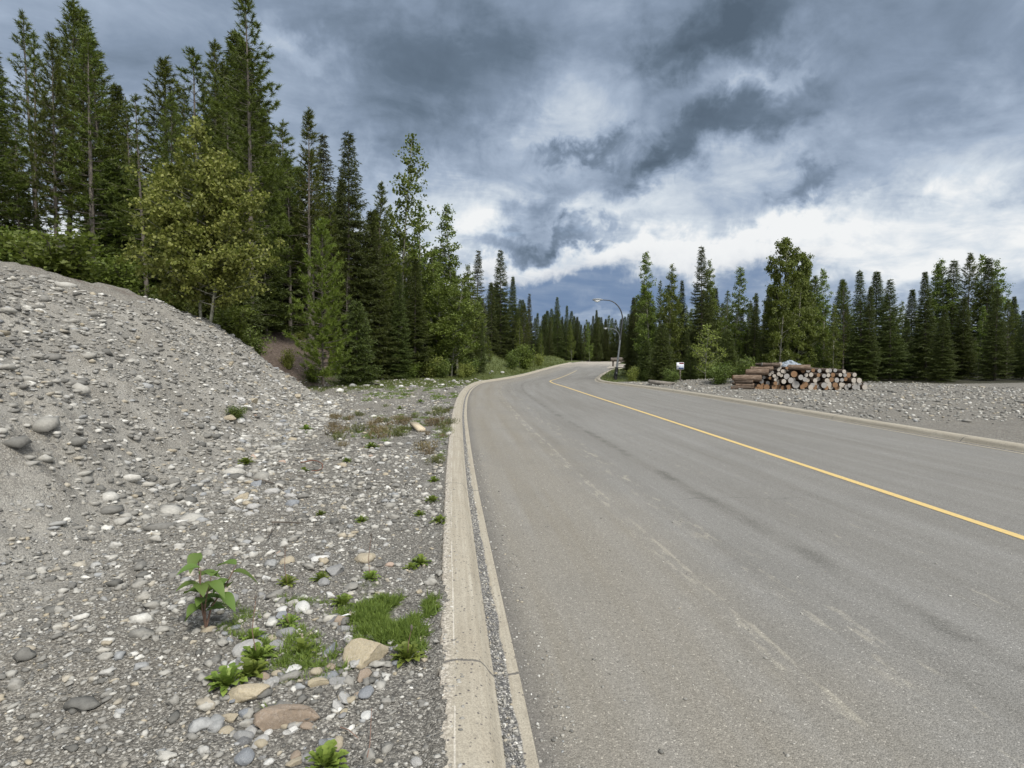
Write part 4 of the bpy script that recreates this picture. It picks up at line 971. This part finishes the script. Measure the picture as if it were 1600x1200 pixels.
def barkmat(name, a, b_, c_):
    m, t, p, o = mat(name); P = t.node('ShaderNodeTexCoord').outputs['Object']
    st = t.vm('MULTIPLY', P, (7, 1.2, 7)); n = t.noise(st, 3., 7, .65); c = t.ramp(n, [(.28, a), (.5, b_), (.72, c_)])
    t.put(p.inputs['Base Color'], c); bump(t, p, t.noise(st, 9, 6, .7), .6, .02); return m
M['logbark'] = barkmat('log_bark', (.035, .027, .021), (.085, .063, .047), (.19, .145, .11))
M['logbare'] = barkmat('peeled_log', (.06, .042, .030), (.135, .095, .068), (.27, .215, .165))
def log(x, y, z, L, rad, rz, tilt, cut, bark, label, group=None, ends='front', rv=None):
    """local axis -Y is the end that shows"""
    n = 14; rr = np.linspace(0, L, 6); rng = np.random.default_rng(int(abs(x*977+z*613)*10))
    pts = np.stack([.015*np.sin(rr*2+rng.uniform(0, 6)), rr, .015*np.sin(rr*1.7+rng.uniform(0, 6))], 1); rads = rad*np.linspace(1, .86, 6)*rng.uniform(.93, 1.07, 6)
    b = MB(); b.tube(pts, rads, n, False)
    for _ in range(6):
        q = rng.uniform(.05, .95)*L; a = rng.uniform(0, 6.3); c_ = np.array([cos(a)*rad*.9, q, sin(a)*rad*.9]); b.tube([c_, c_*np.array([1.25, 1, 1.25])+[0, .02, 0]], [.022, .014], 6)
    o = b.build('log', M[bark], None, True); o.location = (x, y, z); o.rotation_euler = (tilt, 0, rz)
    for c_, q in ((pts[0], rads[0]), (pts[-1], rads[-1])):
        e = MB(); e.tube([c_-[0, .006, 0], c_+[0, .006, 0]], [q*.985]*2, n); e.build('cut_end', M[cut], o)
    return tag(o, label, 'log', group)
PY = 28.4; k_ = PY/900; pz = gh(12, PY)
def lp(zx, zy):      # point of the pile seen at this place of the enlarged photo
    px, py = 1040+zx/7.62, 540+zy/7.62; return at(px, PY), top_z(py, PY)
ENDS = [(1360, 218, 20, 'p'), (1367, 260, 18, 'p'), (1330, 288, 18, 'p'), (1372, 305, 22, 'p'), (1415, 310, 24, 'p'), (1460, 290, 16, 'p'), (1260, 322, 19, 'p'), (1225, 340, 18, 'p'), (1325, 335, 20, 'p'), (1368, 352, 20, 'p'),
        (1275, 362, 19, 'p'), (1312, 380, 19, 'p'), (1230, 387, 17, 'o'), (1282, 407, 16, 'p'), (1430, 370, 33, 'g'), (1510, 335, 36, 'o'), (1582, 375, 30, 'g'), (1145, 425, 29, 'g'), (1225, 450, 26, 'g'), (1340, 437, 32, 'p'), (1390, 428, 26, 'p'),
        (1472, 415, 31, 'g'), (1527, 405, 25, 'g'), (1550, 462, 42, 'g'), (1165, 470, 20, 'o'), (1195, 495, 18, 'o'), (1125, 527, 26, 'o'), (1205, 528, 32, 'o'), (1350, 492, 36, 'o'), (1395, 532, 25, 'o'), (1445, 537, 20, 'o'), (1452, 490, 22, 'o'), (1180, 375, 18, 'g'), (1290, 450, 22, 'o'), (1285, 530, 30, 'o'), (1090, 480, 22, 'o'), (1070, 530, 22, 'o'), (1500, 530, 30, 'o'), (1570, 535, 30, 'g'), (1420, 262, 16, 'o')]
# pile carries on to the right
for row, (zy, n_, r0) in enumerate(((530, 12, 30), (468, 12, 30), (408, 11, 28), (352, 10, 26), (300, 8, 26))):
    for i in range(n_): ENDS.append((1632+i*66+(row % 2)*30+random.uniform(-6, 6), zy+random.uniform(-6, 6), r0*random.uniform(.8, 1.1), random.choice('ppggo')))
CUT = {'p': 'cutpale', 'o': 'cutorange', 'g': 'cutgrey'}
CL = {'p': ('log stacked with its pale round cut end facing the road', 'pale-ended logs in the pile'), 'o': ('log stacked with its orange-brown cut end facing the road', 'orange-ended logs in the pile'), 'g': ('log stacked with its weathered grey cut end facing the road', 'grey-ended logs in the pile')}
for i, (zx, zy, rz_, kd) in enumerate(ENDS):
    x, z = lp(zx, zy); rad = rz_/7.62*k_*1.05
    lb, gp = CL[kd]
    if (zx, zy) == (1510, 335): lb, gp = 'thick log with an orange cut end high in the pile below the plastic sheet', None
    if (zx, zy) == (1360, 218): lb, gp = 'topmost pale-ended log sticking out at the peak of the pile', None
    if (zx, zy) == (1550, 462): lb, gp = 'thickest grey-ended log low in the pile at the right edge', None
    log(x, PY+random.uniform(-.22, .12), max(z, pz+rad*.8), 2.6, rad, random.uniform(-.13, .13), random.uniform(-.03, .03), CUT[kd], 'logbark', lb, gp)
SIDE = [(778, 1025, 505, 26, 'logbark', 'cutorange', 'lowest side-on log at the left foot of the pile'), (828, 1025, 468, 24, 'logbare', 'cutorange', 'second lowest side-on log, between two thin ones at the left of the pile'), (815, 1010, 424, 24, 'logbark', 'cutorange', 'third side-on log up, under the thick one at the left of the pile'),
        (795, 1105, 382, 40, 'logbare', 'cutorange', 'thick side-on log jutting farthest left in the pile'), (950, 1190, 316, 36, 'logbare', 'cutorange', 'orange side-on log with a big tapered orange end facing right'), (1005, 1245, 272, 26, 'logbare', 'cutorange', 'pale peeled side-on log near the top left of the pile'), (1130, 1330, 228, 22, 'logbark', 'cutgrey', 'greyish side-on log lying along the top of the pile'),
        (1450, 1680, 258, 34, 'logbare', 'cutpale', 'pale peeled log lying across the top under the plastic sheet')]
for zx0, zx1, zy, rz_, bk, ct, lb in SIDE:
    (x0, z), (x1, _) = lp(zx0, zy), lp(zx1, zy); rad = rz_/7.62*k_; L = (x1-x0)*1.02
    # axis runs left and slightly away: the cut end shows on the right
    log(x1, PY-.25, max(z, pz+rad*.9), L, rad, radians(78+random.uniform(-5, 5)), radians(random.uniform(-2.5, 2.5)), ct, bk, lb)
# plastic sheet on the pile
m, t, p, o = mat('clear_plastic'); M['plastic'] = m
P = t.node('ShaderNodeTexCoord').outputs['Object']
t.put(p.inputs['Base Color'], t.ramp(t.noise(P, 7, 5, .6), [(.35, (.05, .06, .07)), (.6, (.33, .37, .41))])); p.inputs['Roughness'].default_value = .18; p.inputs['Specular IOR Level'].default_value = .6
bump(t, p, t.noise(P, 9, 5, .6, 1.), .8, .05)
(x0, z0), (x1, z1) = lp(1408, 235), lp(1690, 235)
uu, vv = np.meshgrid(np.linspace(0, 1, 60), np.linspace(0, 1, 30)); hh_ = .30*np.sin(pi*uu)**.6*np.sin(pi*vv)**.5
fx = x0+(x1-x0)*uu; fy = PY+.0+1.3*vv; fz = z0-.10+hh_*(.7+.6*fbm(uu*5, vv*4, 91))+.14*(fbm(uu*9, vv*6, 92)-.5)
b = MB(); i = np.arange(29)[:, None]*60; j = np.arange(59)[None, :]; b.add(np.stack([fx, fy, fz], -1), np.stack([i+j, i+j+1, i+60+j+1, i+60+j], -1).reshape(-1, 4))
b.add(np.stack([fx, fy, fz-.012], -1), np.stack([i+60+j, i+60+j+1, i+j+1, i+j], -1).reshape(-1, 4))
tag(b.build('plastic_sheet', M['plastic'], None, True), 'crumpled bluish clear plastic sheet on top of the log pile', 'plastic sheet')

# ------------------------------------------------------------------ small things on the ground
def lie(px, py): x, y = hit(px, py); return x, y, gh(x, y)
M['plank'] = barkmat('plank_wood', (.36, .29, .19), (.50, .42, .30), (.58, .51, .38))
x, y, z = lie(652, 672); b = MB(); b.box((0, 0, .05), (.16, .95, .07), tilt=[[1, 0, 0], [0, cos(.03), -sin(.03)], [0, sin(.03), cos(.03)]]); o = b.build('wood_offcut', M['plank']); o.location = (x, y, z+.02); o.rotation_euler = (.02, 0, .36)
tag(o, 'short pale sawn board lying on the gravel near the kerb', 'board')
x, y, z = lie(1031, 602); b = MB(); b.box((0, 0, .14), (1.3, .42, .2)); b.box((.55, .03, .2), (.5, .34, .08), .1); o = b.build('timber_slab', M['deadwood']); o.location = (x, y, z); o.rotation_euler = (.0, .09, -.25)
tag(o, 'weathered grey slab of wood lying behind the right kerb', 'slab')
def stick(pts, rad, name, label, mate, cat, lift=.02):
    P_ = []
    for px, py in pts: x, y, z = lie(px, py); P_.append((x, y, z+lift+random.uniform(0, .015)))
    b = MB(); b.tube(P_, np.linspace(rad, rad*.6, len(P_)), 7); return tag(b.build(name, mate, None, True), label, cat)
stick([(536, 592), (556, 597), (574, 600), (594, 603)], .085, 'fallen_log', 'grey fallen log lying below the small dark spruce', M['deadwood'], 'log', .06)
stick([(398, 753), (415, 755), (430, 760), (441, 766)], .014, 'stick', 'dark bent stick on the stony ground near the bank', M['bark'], 'stick')
stick([(425, 820), (445, 821), (472, 822)], .010, 'stick', 'thin straight stick lying level on the gravel', M['bark'], 'stick')
stick([(418, 848), (424, 836), (428, 822)], .007, 'stick', 'thin twig running toward the camera below the level stick', M['bark'], 'stick')
stick([(360, 785), (368, 792), (376, 797)], .007, 'stick', 'short dark twig at the left edge beside the rounded grey stone', M['bark'], 'stick')
stick([(508, 894), (522, 893), (536, 893)], .006, 'stick', 'short pale twig under the split grey boulder', M['deadwood'], 'stick')
M['redstem'] = simple('reddish_stem', (.19, .12, .09), .3, 20, .7, .2)
stick([(574, 1197), (578, 1170), (580, 1140), (581, 1122)], .0022, 'dry_stalk', 'thin reddish dry stalk lying on the dark grit near the bottom', M['redstem'], 'stalk')
stick([(532, 1146), (545, 1152), (560, 1158)], .0025, 'dry_stalk', 'tiny pinkish stalk beside the white pebble', M['redstem'], 'stalk')
M['rust'] = simple('rusty_wire', (.15, .07, .045), .4, 20, .85, .3)
hp = [(470, 727), (478, 724), (488, 723), (497, 725), (504, 729), (504, 735), (497, 739), (487, 741)]
stick(hp, .009, 'rusty_wire', 'rusty brown wire hoop half buried in the gravel', M['rust'], 'wire', .025)
M['tagwhite'] = simple('white_plastic', (.80, .80, .80), .05, 10, .4, .05)
x, y, z = lie(543, 965); b = MB()
Vt = np.array([[-.042, -.012, 0], [.03, -.004, 0], [.046, .012, 0], [.04, .022, 0], [.012, .008, 0]]); b.add(np.concatenate([Vt, Vt+[0, 0, .004]]), [[0, 1, 6, 5], [1, 2, 7, 6], [2, 3, 8, 7], [3, 4, 9, 8], [4, 0, 5, 9]]); b.add(Vt+[0, 0, .004], [[0, 1, 4, 4], [1, 2, 3, 4]])
o = b.build('plastic_strip', M['tagwhite']); o.location = (x, y, z+.022); o.rotation_euler = (.25, 0, .25)
b = MB(); b.tube([[.026, .006, .003], [.026, .006, .0052]], [.0035]*2, 8); b.tube([[.036, .013, .003], [.036, .013, .0052]], [.002]*2, 8); b.build('hole_marks', M['black'], o)
tag(o, 'small white plastic strip with dark spots beside the grass patch', 'strip')
# low barrier by the driveway
BY = 71; bx_ = at(968, BY); z = gh(bx_, BY)+.05; r = empty('timber_barrier', (bx_, BY, z))
b = MB(); b.tube([[-1.1, 0, .72], [.2, 0, .75], [1.5, 0, .72]], [.24, .26, .25], 10); b.build('rail', M['bark'], r, True)
b = MB(); b.tube([[1.1, .05, -.2], [1.1, .05, .55]], [.26, .24], 10); b.build('post', M['bark'], r, True)
b = MB(); b.tube([[-.8, .05, -.2], [-.8, .05, .55]], [.12, .11], 10); b.build('post', M['bark'], r, True)
tag(r, 'grey log barrier on dark stumps beside the driveway behind the lamp', 'barrier')

# ------------------------------------------------------------------ weeds, grass, broad-leaved plant
def rosette(seed, n=16, L=.085, wd=.020, erect=.9):
    rng = np.random.default_rng(seed); b = MB()
    for i in range(n):
        a = rng.uniform(0, 6.3); e = rng.uniform(.3, 1.25)*erect; l_ = L*rng.uniform(.4, 1.1); k = 9
        s_ = np.linspace(0, 1, k); d0 = np.array([cos(a), sin(a), 0]); pr_ = np.array([-sin(a), cos(a), 0])
        c_ = d0*(s_*l_*cos(e)+.004)[:, None]+np.array([0, 0, 1.])*(l_*(s_*sin(e)-.28*s_**2*1.2))[:, None]+pr_*(rng.normal(0, .12)*l_*s_**2)[:, None]
        w_ = wd*np.array([.3, .35, 1.3, .5, 1.7, .6, 1.8, 1.1, .06])*rng.uniform(.7, 1.3)
        L_ = c_-pr_*w_[:, None]/2+np.array([0, 0, 1.])*(w_*.18)[:, None]; R_ = c_+pr_*w_[:, None]/2+np.array([0, 0, 1.])*(w_*.18)[:, None]
        Vv = np.stack([L_, c_, R_], 1).reshape(-1, 3); F = []
        for q in range(k-1):
            F += [[q*3, q*3+1, q*3+4, q*3+3], [q*3+1, q*3+2, q*3+5, q*3+4]]
        b.add(Vv, F)
    return b
RS = [rosette(60+i, 50+8*i, .068, .0105, 1.2).mesh('leaves', M['weed'], True) for i in range(4)]
DR = []
for i in range(4):
    rng = np.random.default_rng(80+i); b = MB(); tc = rng.normal(0, .05, (40, 3))*np.array([1, 1, 0]); td = nrm(rng.normal(0, .35, (40, 3))+np.array([0, 0, 1.])); td[:, 2] = np.abs(td[:, 2])
    needles(b, tc, td, 2, .16, .006, .12, .02, rng); needles(b, tc+td*.09, td, 3, .035, .010, .6, .06, rng); DR.append(b.mesh('leaves', M['dry' if i % 2 else 'dull']))
def weed(px, py, s_, label, k=None, stem=None):
    s_ *= 1.3; x, y, z = lie(px, py); r = empty('weed', (x, y, z), random.uniform(0, 6.3), (s_, s_, s_)); link('leaves', RS[random.randrange(4) if k is None else k], r)
    if stem:
        b = MB(); h_ = stem/s_; b.tube([[0, 0, 0], [.012, .004, h_*.5], [.006, -.01, h_]], [.0028/s_, .0022/s_, .0018/s_], 6); b.build('stem', M['redstem'], r, True)
        b = MB(); b.tube([[.006, -.01, h_-.004], [.006, -.01, h_+.012/s_], [.006, -.01, h_+.024/s_]], [.003/s_, .008/s_, .002/s_], 8); b.build('seed_head', M['bark'], r, True)
    return tag(r, label, 'weed')
weed(637, 1032, 1.35, 'tall bright green weed tuft at the right front of the grass patch', 3, .16)
weed(508, 1197, 1.25, 'bright green weed tuft at the bottom edge of the photo', 2)
weed(657, 882, 1.15, 'low green weed on grit left of the kerb, level with the beige boulder', 1)
weed(642, 888, .75, 'small weed touching the left side of the low green weed', 0)
weed(578, 905, 1.05, 'green weed with a reddish stalk below the beige boulder', 2, .30)
weed(502, 908, 1.0, 'narrow upright weed left of the split grey boulder', 1)
weed(449, 916, 1.0, 'little weed with a tall thin dead seed stalk', 0, .24)
weed(537, 947, 1.2, 'leafy weed right above the white plastic strip', 2)
weed(402, 1032, 1.3, 'weed with a long brown stem beside the pale lined stone', 3, .30)
weed(388, 1062, 1.3, 'broad weed cluster just above the flat tan rock', 2)
weed(357, 1075, 1.4, 'weed at the left edge beside the flat tan rock', 3)
weed(472, 1022, 1.2, 'weed in the grass left of the yellow block', 1)
weed(452, 975, .9, 'slender sprig standing in front of the smooth grey stone', 0, .07)
weed(395, 1000, 1.0, 'weed under the big leaves at the left edge', 1)
weed(678, 752, 1.15, 'weed beside the kerb, farthest of three', 1)
weed(676, 785, 1.3, 'weed beside the kerb, middle of three', 2)
weed(686, 818, 1.25, 'weed beside the kerb, nearest of three', 3)
weed(655, 805, .9, 'small weed left of the three kerbside weeds', 0)
weed(475, 738, 1.1, 'weed growing inside the rusty wire hoop', 1)
weed(541, 722, 1.2, 'weed standing alone right of the rusty wire hoop', 2)
weed(580, 700, 1.8, 'green weed in front of the dry reddish weeds', 3)
weed(565, 815, 1.0, 'small flat weed in the middle of the gravel flat', 0)
weed(500, 805, .9, 'small weed near the thin level stick', 2)
weed(385, 726, 1.8, 'weed among the cobbles near the left edge', 2)
weed(478, 672, 2.0, 'bright weed at the foot of the scree bank', 1)
weed(657, 630, 2.2, 'weed tuft near the kerb at the start of the bend', 3)
weed(625, 640, 1.6, 'weed on the gravel left of the bend weed tuft', 0)
x, y, z = lie(368, 655); plant('shrub_a', x, y, .26, 'small dark green bush growing on the scree at the left edge', 1.9, None, None, .02)
for i in range(58):
    px = random.uniform(520, 705) if i < 44 else random.uniform(665, 708); py = random.gauss(664, 14) if i < 44 else random.uniform(630, 730)
    x, y, z = lie(px, py)
    if XL(y)-KW-x < .03 or abs(px-652) < 16 and 660 < py < 692: continue
    s_ = random.uniform(.8, 1.9); r = empty('dry_weed', (x, y, z-.01), random.uniform(0, 6.3), (s_, s_, s_*.8)); link('leaves', DR[i % 4], r)
    tag(r, 'dry brownish weed clump on the gravel between bank and kerb', 'weed', 'dry weeds on the gravel flat')
gbm = MB(); nbm = MB()
def blades(px, py, sx, sy, n, L, wd):
    c = [hit(px+random.gauss(0, sx), py+random.gauss(0, sy)) for _ in range(max(6, n//30))]
    c = np.array([q for q in c if XL(q[1])-KW-q[0] > .03 or q[0]-XR(q[1])-KW > .05]); 
    if len(c) == 0: return
    c = c[RNG.integers(0, len(c), n)]; sp_ = .012+.003*c[:, 1]; c = c+RNG.normal(0, 1, (n, 2))*sp_[:, None]
    k = (fbm(c[:, 0]*5, c[:, 1]*5, 61) > .40) & (XL(c[:, 1])-KW-c[:, 0] > .0) | (c[:, 0]-XR(c[:, 1])-KW > .05); c = c[k]
    z = ground_h(c[:, 0], c[:, 1]); P_ = np.stack([c[:, 0], c[:, 1], z-.003], 1); d = nrm(RNG.normal(0, .85, P_.shape)*np.array([1, 1, .2])+np.array([0, 0, 1.]))
    needles(nbm, P_, d, 3, L*RNG.uniform(.7, 1.5), wd, .45, .0, RNG)
for a in [(585, 968, 22, 9, 2100, .045, .008), (618, 985, 20, 10, 2100, .05, .008), (565, 985, 12, 8, 420, .045, .008), (645, 950, 24, 8, 1500, .045, .008), (600, 948, 30, 5, 420, .04, .007), (640, 1005, 12, 10, 380, .05, .007), (672, 955, 10, 5, 400, .04, .007), (440, 1010, 25, 12, 420, .045, .007), (500, 1025, 30, 12, 320, .04, .007), (470, 1050, 25, 10, 300, .035, .004), (455, 1080, 15, 12, 250, .035, .004), (480, 950, 25, 10, 350, .035, .004), (370, 980, 20, 12, 400, .05, .004),
          (580, 676, 26, 6, 700, .07, .008), (660, 662, 26, 6, 420, .07, .008), (620, 652, 30, 3, 300, .07, .008), (690, 665, 8, 14, 350, .06, .006), (690, 700, 6, 20, 260, .05, .006)]: blades(*a)
for k in range(26): blades(random.uniform(580, 715), random.uniform(598, 626), random.uniform(5, 14), random.uniform(1, 2.5), 120, .09, .016)
def gfield(n, xr, yr, L, wd, keep):
    x = RNG.uniform(*xr, n); y = RNG.uniform(*yr, n); f_, g_, s_, fo_ = masks(x, y); k = (g_+.5*(fbm(x*1.1, y*1.1, 51)-.5) > .42) & (fo_ < .5) & keep(x, y); x = x[k]; y = y[k]
    P_ = np.stack([x, y, ground_h(x, y)-.01], 1); d = nrm(RNG.normal(0, .45, P_.shape)*np.array([1, 1, .2])+np.array([0, 0, 1.])); needles(gbm, P_, d, 3, L, wd, .35, .0, RNG)
gfield(20000, (-14, -1.5), (19, 50), .13, .025, lambda x, y: XL(y)-KW-x > .1)
gfield(9000, (-8, 8), (50, 90), .26, .05, lambda x, y: XL(y)-KW-x > .2)
gfield(5000, (6, 20), (35, 62), .18, .035, lambda x, y: x-XR(y)-KW > .15)
M['freshgrass'] = leafmat('fresh_grass', (.06, .10, .018), (.18, .24, .05), .3)
tag(nbm.build('grass', M['freshgrass']), 'ragged fresh green grass tufts on the gravel beside the kerb', 'grass', kind='stuff')
tag(gbm.build('grass', M['grass']), 'short green grass in strips along the treeline and on the mound', 'grass', kind='stuff')

# broad-leaved plant at the left edge
x, y, z = lie(322, 985); r = empty('broad_leaved_plant', (x, y, z))
rng = np.random.default_rng(5)
sb = MB()
def bigleaf(base, d, L, wd, droop):
    k = 9; s_ = np.linspace(0, 1, k); d = nrm(np.asarray(d, float)); sd_ = nrm(np.cross(d, [0, 0, 1.])); c_ = np.asarray(base)+d*(s_*L)[:, None]+np.array([0, 0, -1.])*(droop*L*s_**2)[:, None]
    w_ = wd*np.sin(pi*np.clip(s_, 0, 1)**.8)**.9; w_[0] = .004; w_[-1] = .001
    Lf = c_-sd_*w_[:, None]/2+np.array([0, 0, 1.])*(w_*.2)[:, None]; Rf = c_+sd_*w_[:, None]/2+np.array([0, 0, 1.])*(w_*.2)[:, None]
    b = MB(); F = []
    for q in range(k-1): F += [[q*3, q*3+1, q*3+4, q*3+3], [q*3+1, q*3+2, q*3+5, q*3+4]]
    b.add(np.stack([Lf, c_, Rf], 1).reshape(-1, 3), F); b.build('leaf', M['bigleaf'], r, True)
for st in range(4):
    a = rng.uniform(0, 6.3); P_ = np.array([[0, 0, 0], [.03*cos(a), .03*sin(a), .12], [.09*cos(a)+.02, .08*sin(a), .24], [.13*cos(a)+.04, .10*sin(a), .33+.05*st*.5]]); sb.tube(P_, [.006, .005, .004, .002], 6)
    for q in range(7):
        f = .3+.7*q/6; b_ = np.array([np.interp(f*3, range(4), P_[:, e]) for e in range(3)]); an = q*2.4+st; bigleaf(b_, [cos(an), sin(an), rng.uniform(-.1, .5)], rng.uniform(.10, .14), rng.uniform(.065, .085), rng.uniform(.2, .7))
sb.build('stems', M['redstem'], r, True)
tag(r, 'leafy plant with large smooth green leaves at the left edge of the foreground', 'plant')
